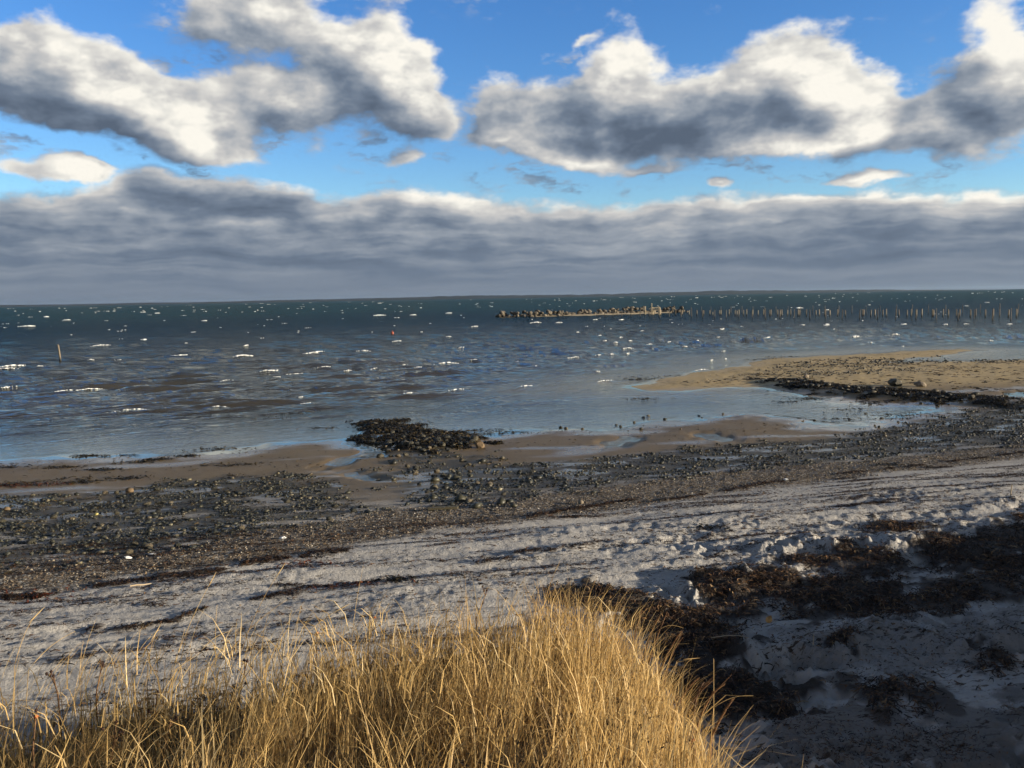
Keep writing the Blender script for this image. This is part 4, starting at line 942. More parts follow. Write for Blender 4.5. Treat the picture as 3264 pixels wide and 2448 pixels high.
# foam of the breaking crests
cx = []; cy = []; cr = []
for x_, y_, L in CAPS:
    L = L * 1.12
    n = int(np.clip(L / 0.055, 14, 80))
    w = np.clip(.015 * L + .0013 * math.hypot(x_, y_), .045, .6)
    t = RNG.uniform(-.5, .5, n) * RNG.beta(1.5, 1.5, n) ** .2
    cx += list(x_ + t * L * FC + RNG.normal(0, w * .35, n)); cy += list(y_ + t * L * FS - .25 * w + RNG.normal(0, w * .7, n))
    cr += list(.88 * w * (.22 + .78 * RNG.beta(1.0, 1.8, n)) * (1 - 1.2 * np.abs(t)))
nf = 1150
dp = np.where(RNG.uniform(0, 1, nf) < .5, 1.2 + 9 * RNG.beta(1.0, 1.5, nf), 2.2 + 40 * RNG.beta(1.0, 1.9, nf))
d_ = 5.5 * 885 / dp; a_ = np.radians(RNG.uniform(-36, 36, nf))
bx_ = d_ * np.sin(a_); by_ = d_ * np.cos(a_)
for x_, y_, dd in zip(bx_, by_, d_):
    if dd < 120 or RNG.random() < .68 or (dd > 225 and dd < 300 and -8 < x_ < 62): continue
    L = dd / 885 * RNG.gamma(1.5, 2.2)
    n = RNG.integers(2, 8); t = RNG.uniform(-.5, .5, n)
    cx += list(x_ + t * L * FC); cy += list(y_ + t * L * FS); cr += list(dd / 885 * RNG.uniform(.16, .34, n) * (1.9 if RNG.random() < .15 else 1.0))
cx, cy, cr = map(np.array, (cx, cy, cr))
rr2 = np.hypot(cx, cy)
P_, F_ = lumps(cx, cy, water_top(cx, cy) + cr * .12, cr, (.35, .6), .25, (1.2, 2.6), R(40.0))
foam = link('sea_foam', np_mesh('sea_foam', P_, F_, M_FOAM, None, True))
tag(foam, 'white foam on the breaking wave crests', 'foam', None, 'stuff')
# thin sea haze that greys the far coast
bm = bmesh.new(); bmesh.ops.create_cube(bm, size=1.0)
for v in bm.verts:
    v.co = Vector((v.co.x * 34000, v.co.y * 34000, 60.0 if v.co.z > 0 else -30.0))
me = bpy.data.meshes.new('haze'); bm.to_mesh(me); bm.free()
mh, NH = new_mat('sea_haze')
vol = NH.n('ShaderNodeVolumePrincipled')
vol.inputs['Color'].default_value = (0.58, 0.78, 1.0, 1.0)
vol.inputs['Density'].default_value = 2.2e-5
vol.inputs['Anisotropy'].default_value = 0.55
o_ = NH.t.nodes.new('ShaderNodeOutputMaterial'); NH.t.links.new(vol.outputs[0], o_.inputs['Volume'])
me.materials.append(mh)
haze = link('haze', me); tag(haze, 'thin blue grey sea haze over the bay', 'haze', None, 'stuff')

# ------------------------------------------------------------------ single things
ONES = ['', 'first', 'second', 'third', 'fourth', 'fifth', 'sixth', 'seventh', 'eighth', 'ninth', 'tenth', 'eleventh', 'twelfth', 'thirteenth',
        'fourteenth', 'fifteenth', 'sixteenth', 'seventeenth', 'eighteenth', 'nineteenth']
TENS = {20: ('twenty', 'twentieth'), 30: ('thirty', 'thirtieth'), 40: ('forty', 'fortieth'), 50: ('fifty', 'fiftieth'), 60: ('sixty', 'sixtieth'), 70: ('seventy', 'seventieth')}


def nth(k):
    if k < 20: return ONES[k]
    t, o = k // 10 * 10, k % 10
    return TENS[t][1] if o == 0 else TENS[t][0] + '-' + ONES[o]


def rock_mesh(name, seed, mat, flat=0.75, rough=0.16, facets=0):
    rg = np.random.default_rng(seed)
    v = ICO2.copy()
    f = fbm(v[:, 0] * 1.1 + seed * 3.1, v[:, 1] * 1.1 + v[:, 2] * 1.7 + seed, seed, 3)
    v = v * (1 + rough * 1.6 * f)[:, None]
    for _ in range(facets):                                  # flat broken faces
        nrm = rg.normal(0, 1, 3); nrm /= np.linalg.norm(nrm)
        h = rg.uniform(.62, .85); dd = v @ nrm
        v = v - np.clip(dd - h, 0, 9)[:, None] * nrm[None]
    v = v * np.array([rg.uniform(.9, 1.35), rg.uniform(.8, 1.05), flat * rg.uniform(.85, 1.15)])
    return np_mesh(name, v, ICO2F, mat, None, facets == 0)


STONES = [rock_mesh('stone', 100 + i, M_STONE, .68, .15, i % 3) for i in range(12)]


def stone(x, y, r, label, group, tilt=.25, k=None, mesh=None, sink=.25):
    z = float(ground(np.array([x]), np.array([y]))[0])
    o = link('stone', mesh or random.choice(STONES), None, (x, y, max(z, -.05) + r * (.62 - sink)),
             (random.uniform(-tilt, tilt), random.uniform(-tilt, tilt), random.uniform(0, 6.28)), (r, r, r))
    return tag(o, label, 'stone', group)


def scatter_stones(P, n, r0, r1, label, group, soft=.3, power=3.0):
    q = in_poly(P, n, RNG, soft, .5, .7, n)
    q = sorted(((float(x_), float(y_)) for x_, y_ in q), key=lambda p_: math.atan2(p_[0], p_[1]))
    for i, (x_, y_) in enumerate(q):
        stone(x_, y_, r0 + (r1 - r0) * float(RNG.beta(1.2, power)), nth(i + 1) + ' ' + label, group)


lower_mound = [(-5.6, 34.0), (-3.6, 34.6), (-1.6, 33.6), (-1.0, 32.4), (-2.5, 31.2), (-4.4, 30.2), (-5.0, 31.6)]
scatter_stones(lower_mound, 52, .06, .19, 'stone from the left among those at the foot of the weedy mound', 'stones at the foot of the weedy mound')
scatter_stones(MOUND, 26, .07, .18, 'stone from the left of those half buried in the mound weed', 'stones on the weedy mound')
scatter_stones(RIDGE, 78, .07, .24, 'stone from the left in the dark ridge below the sandbar', 'stones of the dark ridge')
scatter_stones(PEBBLE_FIELDS['left'], 44, .06, .11, 'larger stone from the left among the shingle at the left', 'larger stones in the left shingle', .5)
scatter_stones(PEBBLE_FIELDS['spread'], 44, .05, .13, 'stone from the left of those strewn between mound and shingle', 'stones between mound and shingle', .6)
for i, (x_, y_) in enumerate(sorted(LAGOON_STONES, key=lambda p_: math.atan2(p_[0], p_[1]))):
    stone(x_, y_, random.uniform(.045, .09), nth(i + 1) + ' lone dark stone from the left along the glistening lagoon edge', 'stones along the lagoon edge')
s_ = stone(*SPOT['boul'], .36, 'biggest dark boulder, standing highest on the stone ridge', 'stones of the dark ridge', .1, mesh=rock_mesh('stone', 301, M_STONE, .75, .22, 4), sink=.1)
PALE_STONE = mat_simple('pale_granite', [(0.0, (0.15, 0.12, 0.085)), (1.0, (0.28, 0.235, 0.17))], 4.0, .8, .01, None)
RUST_STONE = mat_simple('rusty_granite', [(0.0, (0.10, 0.068, 0.036)), (1.0, (0.20, 0.14, 0.08))], 4.0, .8, .01, None)
YELLOW_STONE = mat_simple('yellow_flint', [(0.0, (0.42, 0.36, 0.10)), (1.0, (0.58, 0.50, 0.20))], 14.0, .6, .004, None)
stone(*SPOT['pale1'], .22, 'pale round stone at the upper end of the dark ridge', 'stones of the dark ridge', .1, mesh=rock_mesh('stone', 302, PALE_STONE, .75, .2, 3))
stone(SPOT['boul'][0] + 1.15, SPOT['boul'][1] - .6, .26, 'pale rounded boulder beside the biggest boulder of the ridge', 'stones of the dark ridge', .1, mesh=rock_mesh('stone', 303, PALE_STONE, .7, .2, 3))
stone(*SPOT['mst'], .19, 'pale tan boulder alone on wet sand beside the mound', 'stones at the foot of the weedy mound', .1, mesh=rock_mesh('stone', 304, RUST_STONE, .8, .2, 3), sink=.1)
stone(*SPOT['rust1'], .12, 'tan stone standing clear at the top of the left shingle', 'larger stones in the left shingle', .1, mesh=rock_mesh('stone', 305, RUST_STONE, .7, .1))
stone(*SPOT['rust0'], .09, 'rust brown round stone in the shingle at the left edge', 'larger stones in the left shingle', .1, mesh=rock_mesh('stone', 306, RUST_STONE, .85, .06))
stone(*SPOT['orange'], .055, 'small orange yellow flint in a puddle of the left shingle', 'larger stones in the left shingle', .1, mesh=rock_mesh('stone', 307, YELLOW_STONE, .6, .15, 2), sink=.1)
stone(*SPOT['white2'], .07, 'small chalky stone on the gravel above the shingle', 'larger stones in the left shingle', .1, mesh=rock_mesh('stone', 308, PALE_STONE, .8, .1), sink=.1)


def tube(points, radii, n=6, cap=True):
    """tapered round stem along points -> bmesh-free arrays, joined quads (cap = a small end fan of quads)"""
    pts_ = [Vector(p_) for p_ in points]; V_ = []; F_ = []
    for i, p_ in enumerate(pts_):
        d = (pts_[min(i + 1, len(pts_) - 1)] - pts_[max(i - 1, 0)]).normalized()
        s1 = d.cross(Vector((0.31, 0.17, 0.93))); s1 = s1.normalized() if s1.length > 1e-3 else Vector((1, 0, 0))
        s2 = d.cross(s1)
        for k in range(n):
            a = 6.28318 * k / n
            V_.append(p_ + (s1 * math.cos(a) + s2 * math.sin(a)) * radii[i])
        if i:
            for k in range(n):
                F_.append(((i - 1) * n + k, (i - 1) * n + (k + 1) % n, i * n + (k + 1) % n, i * n + k))
    return V_, F_


def py_mesh(name, V_, F_, mat, smooth=True):
    me = bpy.data.meshes.new(name)
    me.from_pydata([tuple(v) for v in V_], [], [tuple(f) for f in F_]); me.materials.append(mat)
    me.polygons.foreach_set('use_smooth', np.full(len(F_), smooth, bool))
    return me


def post_mesh(seed, h, r, mat=None):
    rg = random.Random(seed); n = 9
    lv = [-1.2, 0.0, h * .35, h * .7, h - .02, h]
    V_ = []; F_ = []
    for i, z in enumerate(lv):
        rr_l = r * (1.08 - .16 * max(0, z) / h) * (1 if i < 5 else .82)
        for k in range(n):
            a = 6.28318 * k / n
            e = rr_l * (1 + .10 * math.sin(3 * a + seed) + rg.uniform(-.05, .05))
            V_.append((e * math.cos(a), e * math.sin(a), z + (.06 * math.cos(a + seed) * (r / .1) if i >= 4 else 0)))
        if i:
            for k in range(n):
                F_.append(((i - 1) * n + k, (i - 1) * n + (k + 1) % n, i * n + (k + 1) % n, i * n + k))
    F_.append(tuple(range(5 * n, 6 * n)))
    return py_mesh('wooden_post', V_, F_, mat or M_POST, True)


def post_row(L, r, lab, group, lean, mat=None):
    L = sorted(L, key=lambda p_: -math.atan2(p_[0], p_[1]))
    for i, (x_, y_, h) in enumerate(L):
        o = link('wooden_post', post_mesh(i * 7 + len(lab), h * .92, r * random.uniform(.85, 1.15), mat), None, (x_, y_, 0),
                 (random.gauss(0, lean), random.gauss(0, lean), random.uniform(0, 6)))
        tag(o, lab % nth(i + 1), 'post', group)


post_row(POSTS_NEAR, .080, '%s slim dark post from the right in the nearest row of posts', 'nearest row of old pier posts', .022, M_POST_DARK)
post_row(POSTS_MID, .115, '%s stout short post from the right in the middle rows of posts', 'middle rows of old pier posts', .018)
post_row(POSTS_FAR, .07, '%s thin grey post from the right in the farthest row of posts', 'farthest row of old pier posts', .02, M_POST_DARK)

x_, y_ = SPOT['pole']
o = link('mooring_pole', post_mesh(91, 1.65, .085), None, (x_, y_, 0), (0, R(-4.5), 0))
tag(o, 'single leaning weathered pole standing in the sea far from the others', 'pole')

# breakwater: sand foot and piled boulders
bw = link('breakwater', None, None, (*BREAKWATER[0], 0))
tag(bw, 'long low breakwater of piled grey brown boulders out in the sea', 'breakwater')
bx0, by0 = BREAKWATER[0]
BO = [rock_mesh('boulder', 400 + i, M_BOULDER, .8, .14, 3 + i % 4) for i in range(14)]
BWp = np.array(BREAKWATER); seg = np.hypot(*np.diff(BWp, axis=0).T); cum = np.concatenate([[0], np.cumsum(seg)])
rb = random.Random(5)


def bw_at(t):
    i = int(np.clip(np.searchsorted(cum, t) - 1, 0, len(seg) - 1)); f = (t - cum[i]) / seg[i]
    p_ = BWp[i] * (1 - f) + BWp[i + 1] * f; d = (BWp[i + 1] - BWp[i]) / seg[i]
    return p_, d


t = 0.6
while t < cum[-1]:
    p_, d = bw_at(min(t, cum[-1])); nrm = np.array([-d[1], d[0]])
    f = t / cum[-1]
    gap = 0.36 < f < 0.385
    tall = 1.0 if f < .3 else .75 if f < .45 else 1.0 if f < .62 else 1.25
    back = 1.0 + 3.2 * sstep(.28, .42, np.array(f))
    for lay, (off, zz_, pr) in enumerate(((back, .35, 1.0), (back + 1.5, .55, .9), (back + .9, 1.15 * tall, .62), (back + 1.9, 1.45 * tall, .35))):
        if rb.random() > pr * (.3 if gap else 1) * (1 if lay < 2 or f > .02 else 0): continue
        r = rb.uniform(.48, .85) * (1.15 if rb.random() < .15 else 1.0)
        c = p_ + nrm * (off + rb.uniform(-.5, .5)) + d * rb.uniform(-.5, .5)
        link('boulder', rb.choice(BO), bw, (c[0] - bx0, c[1] - by0, zz_ - .1 + rb.uniform(-.15, .15)),
             (rb.uniform(-.5, .5), rb.uniform(-.5, .5), rb.uniform(0, 6.28)), (r, r, r))
    t += rb.uniform(1.0, 1.5)
sp_t = np.linspace(1.5, cum[-1] * .86, 60); SV = []
for t in sp_t:
    p_, d = bw_at(t); nrm = np.array([-d[1], d[0]])
    wd = 3.6 * math.sin(math.pi * min(1, (t / cum[-1]) / .86 * .9 + .1)) + .4
    for k, (o_, z) in enumerate(((-.15, -.12), (.35, .06), (1.4, .22), (2.8, .32), (wd + 3, .1), (wd + 5, -.3))):
        c = p_ + nrm * (o_ + .25 * math.sin(t * .7) - .5 * sstep(.3, .5, np.array(t / cum[-1]))); SV.append((c[0], c[1], z))
spit = link('sand_spit', py_mesh('sand_spit', SV, [(i * 6 + k, i * 6 + k + 1, i * 6 + k + 7, i * 6 + k + 6) for i in range(59) for k in range(5)],
                                 mat_simple('spit_sand', [(0, (.30, .24, .15)), (1, (.40, .33, .22))], .6, .9, .01, None, coord='World')))
tag(spit, 'narrow strip of sand at the foot of the breakwater', None, None, 'structure')


def box_mesh(name, sx_b, sy_b, sz_b, mat, bev=.01, warp=0.0, seed=0):
    bm = bmesh.new(); bmesh.ops.create_cube(bm, size=1.0)
    bmesh.ops.scale(bm, vec=(sx_b, sy_b, sz_b), verts=bm.verts)
    bmesh.ops.bevel(bm, geom=bm.edges[:], offset=bev, segments=1, affect='EDGES')
    rg = random.Random(seed)
    if warp:
        for v in bm.verts: v.co += Vector((rg.uniform(-warp, warp), rg.uniform(-warp, warp), rg.uniform(-warp, warp)))
    me = bpy.data.meshes.new(name); bm.to_mesh(me); bm.free(); me.materials.append(mat)
    return me


# remains of a landing stage in front of the breakwater
pl = SPOT['platform']; px0, py0 = pl[1]
stage = link('landing_stage', None, None, (px0, py0, 0))
tag(stage, 'sunlit remains of a timber landing stage with rails at the breakwater', 'landing stage')
for i, ((x_, y_), h) in enumerate(zip(pl, (2.4, 3.2, 2.3, 1.7, 1.8))):
    link('upright', post_mesh(60 + i, h, .15), stage, (x_ - px0, y_ - py0, 0)).data.materials[0] = M_BEAM
for z, w_, off in ((1.95, 2.9, 1.1), (1.25, 2.9, 1.1), (1.0, 2.2, -.9)):
    link('rail', box_mesh('rail', w_, .12, .24, M_BEAM), stage, (off, .22, z))
link('deck_board', box_mesh('deck_board', 3.2, 1.3, .12, M_BEAM), stage, (.9, .5, 1.62))

# buoy
x_, y_ = SPOT['buoy']
buoy = link('buoy', None, None, (x_, y_, 0)); tag(buoy, 'small red buoy floating on the choppy sea', 'buoy')
bv = ICO2 * np.array([.26, .26, .29]); bv[:, 2] *= np.where(bv[:, 2] > 0, 1.1, .9)
link('float', np_mesh('float', bv, ICO2F, M_BUOY), buoy, (0, 0, .16))
V_, F_ = tube([(0, 0, .40), (0, 0, .52), (.02, 0, .60)], [.07, .06, .05], 8)
link('top_ring', py_mesh('top_ring', V_, F_, M_BUOY), buoy)


def lie(o, a, b, lift):
    """lay a long thing between two spots on the ground"""
    A = Vector((*a, float(ground(np.array([a[0]]), np.array([a[1]]))[0]))); B = Vector((*b, float(ground(np.array([b[0]]), np.array([b[1]]))[0])))
    o.location = (A + B) / 2 + Vector((0, 0, lift)); o.rotation_euler = (B - A).to_track_quat('X', 'Z').to_euler()


a, b = SPOT['plank']
o = link('driftwood_plank', box_mesh('driftwood_plank', math.dist(a, b), .16, .05, M_PLANK, .008, .006, 3)); lie(o, a, b, .04)
tag(o, 'short wet olive brown plank lying on the gravel', 'plank')
a, b = SPOT['stick']
V_, F_ = tube([(-.15, 0, 0), (-.05, .01, .006), (.06, -.005, .004), (.17, .015, .012)], [.011, .014, .012, .006], 7)
o = link('driftwood_stick', py_mesh('driftwood_stick', V_, F_, M_DRIFT)); lie(o, a, b, .03)
tag(o, 'pale bleached stick at the edge of the lower tide line', 'stick')
a, b = SPOT['straw']
L = math.dist(a, b)
V_, F_ = tube([(-L / 2, 0, 0), (-L / 6, .02, .02), (L / 5, .01, .03), (L / 2, -.02, .01)], [.006, .006, .005, .003], 5)
o = link('reed_stem', py_mesh('reed_stem', V_, F_, M_DRIFT)); lie(o, a, b, .07)
tag(o, 'thin pale reed stem lying on the dark weed beside the grass', 'reed')


def crumpled(name, r, mat, seed, sz=(1.4, .8, .5)):
    return np_mesh(name, rock_v(seed, r, sz), ICO2F, mat, None, False)


def rock_v(seed, r, sz):
    rg = np.random.default_rng(seed)
    return ICO2 * (1 + rg.normal(0, .16, (len(ICO2), 1))) * np.array(sz) * r


def drop(name, me, xy, lift, label, cat, rot=(0, 0, 0)):
    z = float(ground(np.array([xy[0]]), np.array([xy[1]]))[0])
    return tag(link(name, me, None, (*xy, z + lift), rot), label, cat)


drop('plastic_scrap', crumpled('plastic_scrap', .048, M_PALE, 1), SPOT['scrap1'], .03, 'crumpled white plastic scrap at the lower edge of the left shingle', 'litter', (0, .2, .3))
drop('plastic_scrap', crumpled('plastic_scrap', .045, M_PALE, 2, (1.7, .5, .25)), SPOT['scrap2'], .02, 'flat grey white plastic strip beside the crumpled white scrap', 'litter', (0, 0, -.1))
drop('plastic_scrap', crumpled('plastic_scrap', .05, M_PALE, 3), SPOT['scrap3'], .02, 'tiny white scrap on gravel in front of the olive plank', 'litter')
drop('plastic_scrap', crumpled('plastic_scrap', .055, M_PALE, 4), SPOT['white1'], .02, 'tiny white scrap in the tide line below the right shingle', 'litter')
V_, F_ = tube([(0, 0, -.1), (.01, 0, .1), (.03, .01, .24)], [.015, .014, .010], 6)
drop('driftwood_stub', py_mesh('driftwood_stub', V_, F_, M_DRIFT), SPOT['stub'], 0, 'short pale stick standing upright in the sand near the right edge', 'stick')
V_, F_ = tube([(0, 0, -.05), (.005, 0, .06), (.012, .01, .13)], [.007, .006, .004], 6)
drop('driftwood_stub', py_mesh('driftwood_stub', V_, F_, M_DRIFT), SPOT['stub2'], 0, 'tiny white stick upright in the shaded grey sand', 'stick')
lv = [(-.055, 0, 0), (-.03, -.035, .01), (.01, -.045, .02), (.045, -.02, .035), (.06, 0, .05), (.045, .022, .035), (.01, .045, .02), (-.03, .035, .01), (0, 0, .002)]
lf = [(i, (i + 1) % 8, 8) for i in range(8)]
drop('fallen_leaf', py_mesh('fallen_leaf', lv, lf, M_ORANGE, False), SPOT['leaf'], .03, 'single orange leaf on the sand below the thick weed mat', 'leaf', (.5, -.5, .8))

# ------------------------------------------------------------------ dune grass and rose stems
def blades(x, y, z, h, lean, ldir, width, rnd, kink=0.12, rng=RNG, segs=4):
    """grass blades: narrow ribbons bent down wind, some snapped over"""
    n = len(x)
    tw = rng.uniform(0, 6.28, n); wx, wy = np.cos(tw), np.sin(tw)
    snap = rng.uniform(0, 1, n) < kink
    ks = rng.uniform(.4, .8, n)
    ka = ldir + rng.normal(0, .9, n)
    cols = []; px, py, pz_ = x.copy(), y.copy(), z.copy() - .03
    pit_ = rng.uniform(.02, .22, n)
    ldir = ldir + rng.normal(0, .35, n)
    for s in range(segs + 1):
        t = s / segs
        w = width * (1 - t) ** .7 * .5 + .0004
        cols.append(np.stack([px + wx * w, py + wy * w, pz_], 1)); cols.append(np.stack([px - wx * w, py - wy * w, pz_], 1))
        a = np.clip(pit_ + lean * (t + .15) ** 1.4 * 1.15, 0, 1.75)
        dd = ldir
        brk = snap & (t >= ks)
        a = np.where(brk, rng.uniform(1.2, 1.9, n), a); dd = np.where(brk, ka, dd)
        st = h / segs
        px = px + np.sin(a) * np.cos(dd) * st; py = py + np.sin(a) * np.sin(dd) * st; pz_ = pz_ + np.cos(a) * st
    Vv = np.stack(cols, 1).reshape(-1, 3); k = 2 * (segs + 1)
    f = np.array([[2 * s, 2 * s + 1, 2 * s + 3, 2 * s + 2] for s in range(segs)])
    return Vv, (f[None] + (np.arange(n) * k)[:, None, None]).reshape(-1, 4), np.repeat(rnd, k)


GR = np.random.default_rng(12)
FIELD = [(-9.5, 2.0), (-9.5, 3.9), (-6.5, 4.6), (-4.6, 5.35), (-2.2, 6.6), (-0.9, 7.7), (0.2, 8.25), (0.85, 8.0), (1.35, 6.9), (1.42, 5.5), (1.25, 4.2), (1.1, 2.2)]
VV = []; FF = []; RR = []; off = 0


def add(res):
    global off
    Vv, Ff, rn = res
    VV.append(Vv); FF.append(Ff + off); RR.append(rn); off += len(Vv)


# tufts
nt = 1450
tc = in_poly(FIELD, nt, GR, .15, .3, .8, 81)
nb = GR.integers(6, 24, len(tc))
ti = np.repeat(np.arange(len(tc)), nb)
cx_, cy_ = tc[ti, 0] + GR.normal(0, .055, len(ti)), tc[ti, 1] + GR.normal(0, .055, len(ti))
edge_ = poly_sd(cx_, cy_, FIELD)
hh = (.33 + .20 * GR.uniform(0, 1, len(tc)))[ti] * GR.uniform(.6, 1.15, len(ti)) * (.72 + .28 * sstep(-.1, .8, edge_))
hh *= (1 + .18 * sstep(-.8, .6, cx_)) * (.70 + .65 * np.clip(.5 + fbm(cx_ * 1.3, cy_ * 1.3, 501, 2), 0, 1)) * (.66 + .34 * sstep(-3.0, -.2, cx_))
tuft_tone = GR.beta(2.2, 2.0, len(tc))[ti]
lean_ = (.06 + .55 * GR.uniform(0, 1, len(tc)))[ti] * GR.uniform(.3, 1.7, len(ti))
add(blades(cx_, cy_, ground(cx_, cy_), hh, lean_, np.full(len(ti), .25) + (GR.normal(0, 1.5, len(tc)))[ti] + GR.normal(0, .5, len(ti)), .0046 * GR.uniform(.6, 1.5, len(ti)),
           np.clip(tuft_tone * .60 + .45 * GR.beta(1.6, 1.3, len(ti)), 0, .985), .24, GR))
# low thatch of broken straw
q = in_poly(FIELD, 6500, GR, .15, .3, .8, 82)
add(blades(q[:, 0], q[:, 1], ground(q[:, 0], q[:, 1]) + GR.uniform(0, .10, len(q)), GR.uniform(.12, .32, len(q)), GR.uniform(.6, 1.6, len(q)), GR.uniform(0, 6.28, len(q)),
           np.full(len(q), .0055), GR.beta(2.0, 1.6, len(q)) * .97, .4, GR, 3))
# broken straws lying across the tops
q = in_poly(FIELD, 3800, GR, .1, .5, .9, 86)
add(blades(q[:, 0], q[:, 1], ground(q[:, 0], q[:, 1]) + GR.uniform(.12, .48, len(q)), GR.uniform(.14, .46, len(q)), GR.uniform(.7, 1.7, len(q)) + .4, GR.uniform(0, 6.28, len(q)),
           .0035 + .0035 * GR.uniform(0, 1, len(q)), GR.uniform(.45, .97, len(q)), .1, GR, 3))
# dark dead stems standing among the grass
q = in_poly(FIELD, 2400, GR, .1, .6, .8, 87)
add(blades(q[:, 0], q[:, 1], ground(q[:, 0], q[:, 1]), GR.uniform(.25, .55, len(q)), GR.uniform(.0, .5, len(q)), GR.uniform(0, 6.28, len(q)),
           np.full(len(q), .0065), GR.uniform(0, .22, len(q)), .2, GR, 3))
# wind-combed long blades on the seaward left
q = in_poly([(-9.5, 2.8), (-9.5, 4.0), (-6.5, 4.8), (-4.6, 5.5), (-2.2, 6.7), (-0.8, 7.4), (-1.6, 6.0), (-4.5, 4.4)], 800, GR, .1, .9, .9, 88)
add(blades(q[:, 0], q[:, 1], ground(q[:, 0], q[:, 1]), GR.uniform(.5, .9, len(q)), GR.uniform(.3, .95, len(q)), GR.normal(.1, .35, len(q)),
           np.full(len(q), .0038), GR.uniform(.6, .97, len(q)), .12, GR, 6))
# long thin haulms with the wind in them
q = in_poly(FIELD, 900, GR, .1, .4, .5, 83)
add(blades(q[:, 0], q[:, 1], ground(q[:, 0], q[:, 1]), GR.uniform(.5, .9, len(q)) * (.8 + .2 * sstep(0, .8, poly_sd(q[:, 0], q[:, 1], FIELD))), GR.uniform(.3, 1.0, len(q)), GR.normal(.1, .35, len(q)),
           np.full(len(q), .0042), GR.uniform(.5, .97, len(q)), .15, GR, 6))
grass = link('dune_grass', np_mesh('dune_grass', np.concatenate(VV), np.concatenate(FF), M_GRASS, dict(rnd=np.concatenate(RR)), True))
tag(grass, 'dense golden dry dune grass in the low sun at the front', 'grass', None, 'stuff')
# brown leaf litter and dead herbs under the grass edge
q = in_poly(FIELD, 5000, GR, .35, .6, 1.2, 84)
zq = ground(q[:, 0], q[:, 1])
Vv, Ff, rn = strands(q[:, 0], q[:, 1], zq + GR.uniform(0, .16, len(q)), .07, .008, .05, GR)
o = link('dead_undergrowth', np_mesh('dead_undergrowth', Vv, Ff, M_SHRUB, dict(rnd=rn), False))
tag(o, 'brown dead leaves and stems matted under the grass', 'undergrowth', None, 'stuff')


def bow(a, b, sag, n=6):
    A, B = Vector(a), Vector(b); P = []
    up = Vector((0, 0, 1)); side_ = Vector((B.x - A.x, B.y - A.y, 0))
    for i in range(n + 1):
        t = i / n
        p_ = A.lerp(B, t); p_ = p_ + (up * .8 - side_ * .6) * sag * math.sin(math.pi * t)
        P.append(p_)
    return P


def ground_foot(a, b):
    """carry a stem on down from its lowest visible point to the ground"""
    A, B = Vector(a), Vector(b); d = (A - B)
    z = float(ground(np.array([A.x]), np.array([A.y]))[0])
    return Vector((A.x + d.x * .25, A.y + d.y * .25, min(z - .02, A.z - .02)))


STALKS = sorted(STALKS, key=lambda s: math.atan2(s[1][0], s[1][1]))
M_STALK = mat_simple('dry_haulm', [(0.0, (0.34, 0.22, 0.09)), (1.0, (0.62, 0.45, 0.2))], 8.0, .6, 0.0, 'object', .7)
for i, (a, b) in enumerate(STALKS):
    foot = ground_foot(a, b)
    P = [foot] + bow(a, b, .05 * random.uniform(.3, 1.4))
    P = [p_ - foot for p_ in P]
    rt = link('grass_stalk', None, None, foot)
    tag(rt, '%s tall single grass stalk from the left rising above the grass' % nth(i + 1), 'grass stalk', 'single tall grass stalks')
    V_, F_ = tube(P, [.0022 - .0012 * k / len(P) for k in range(len(P))], 5)
    link('stem', py_mesh('stem', V_, F_, M_STALK), rt)
    if i % 3 == 0:                                           # thin dry seed head
        tip = P[-1]; dr = (P[-1] - P[-2]).normalized()
        V_, F_ = tube([tip - dr * .10, tip - dr * .06, tip - dr * .02, tip + dr * .02], [.0012, .0034, .0028, .0008], 5)
        link('seed_head', py_mesh('seed_head', V_, F_, M_STALK), rt)
CANES = sorted(CANES, key=lambda s: math.atan2(s[1][0], s[1][1]))
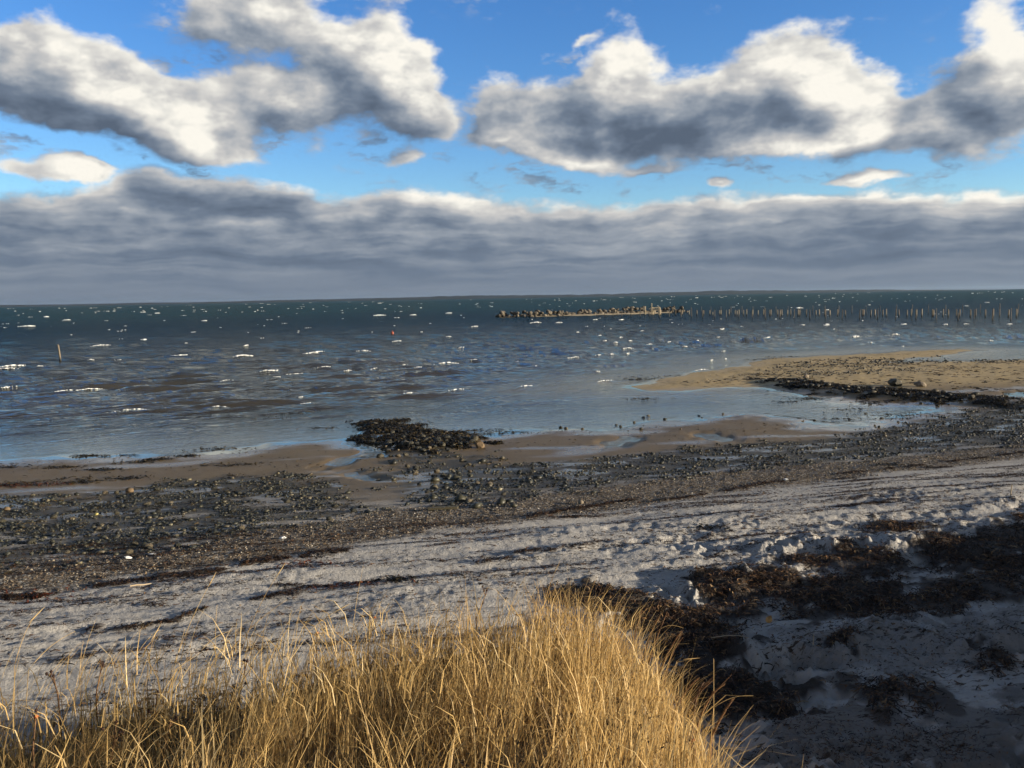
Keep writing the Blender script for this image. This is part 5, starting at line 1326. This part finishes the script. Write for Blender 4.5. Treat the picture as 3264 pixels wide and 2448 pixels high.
for i, (a, b) in enumerate(CANES):
    foot = ground_foot(a, b)
    P = [p_ - foot for p_ in [foot] + bow(a, b, .06 * random.uniform(.2, 1.2), 8)]
    rt = link('rose_cane', None, None, foot)
    tag(rt, '%s bare thorny brown rose cane from the left, at the right edge of the grass' % nth(i + 1), 'rose cane', 'rose canes at the right edge of the grass')
    rad_ = [.0085 - .004 * k / len(P) for k in range(len(P))]
    V_, F_ = tube(P, rad_, 6)
    for k in range(len(P) - 1):                              # thorns
        for j in range(5):
            t = j / 5; c = P[k].lerp(P[k + 1], t); an = random.uniform(0, 6.28)
            dv = Vector((math.cos(an), math.sin(an), random.uniform(-.2, .5))).normalized(); ax = Vector((0, 0, 1))
            s0 = len(V_); V_ += [c + ax * .004, c - ax * .004, c + dv * .017]; F_.append((s0, s0 + 1, s0 + 2))
    link('cane', py_mesh('cane', V_, F_, M_CANE), rt)
    if i % 2:
        k = 6; dv = Vector((random.uniform(.02, .12), random.uniform(-.05, .05), .12))
        V_, F_ = tube([P[k], P[k] + dv * .6, P[k] + dv], [.004, .003, .002], 5)
        link('side_twig', py_mesh('side_twig', V_, F_, M_CANE), rt)
HIPS = sorted(HIPS, key=lambda s: math.atan2(s[1][0], s[1][1]))
for i, (a, b, c) in enumerate(HIPS):
    foot = ground_foot(a, b)
    P = [p_ - foot for p_ in [foot] + bow(a, b, .03 * random.uniform(-1, 1))]
    rt = link('rose_bush', None, None, foot)
    lab = '%s small dead rose bush from the left, carrying %s' % (nth(i + 1), ('withered dark hips', 'an orange hip', 'a red hip')[c])
    tag(rt, lab, 'rose bush', 'small rose bushes with hips among the grass')
    V_, F_ = tube(P, [.0055 - .0025 * k / len(P) for k in range(len(P))], 6)
    link('stem', py_mesh('stem', V_, F_, M_CANE), rt)
    ends = [P[-1]]
    for j in range(2 + i % 2):
        k = random.choice((4, 5, 6)); dv = Vector((random.uniform(-.08, .08), random.uniform(-.05, .05), random.uniform(.03, .09)))
        V_, F_ = tube([P[k], P[k] + dv * .6, P[k] + dv], [.003, .0025, .002], 5)
        link('twig', py_mesh('twig', V_, F_, M_CANE), rt); ends.append(P[k] + dv)
    for j, e in enumerate(ends):
        red = c and j == 0
        hv = ICO1 * np.array([.011, .011, .010]) * (1.15 if red else 1.0) * (1 + np.random.default_rng(i * 9 + j).normal(0, .06, (len(ICO1), 1)))
        h_ = link('hip', np_mesh('hip', hv, ICO1F, M_HIP_RED if red else M_HIP_DARK), rt, e)
        an = random.uniform(0, 6.28); S = []; SF = []
        for q_ in range(5):
            aa = an + q_ * 1.2566; ca, sa = math.cos(aa), math.sin(aa); s0 = len(S)
            S += [(.004 * ca - .002 * sa, .004 * sa + .002 * ca, .008), (.004 * ca + .002 * sa, .004 * sa - .002 * ca, .008), (.011 * ca, .011 * sa, .022)]
            SF.append((s0, s0 + 1, s0 + 2))
        link('sepals', py_mesh('sepals', S, SF, M_HIP_DARK, False), h_)
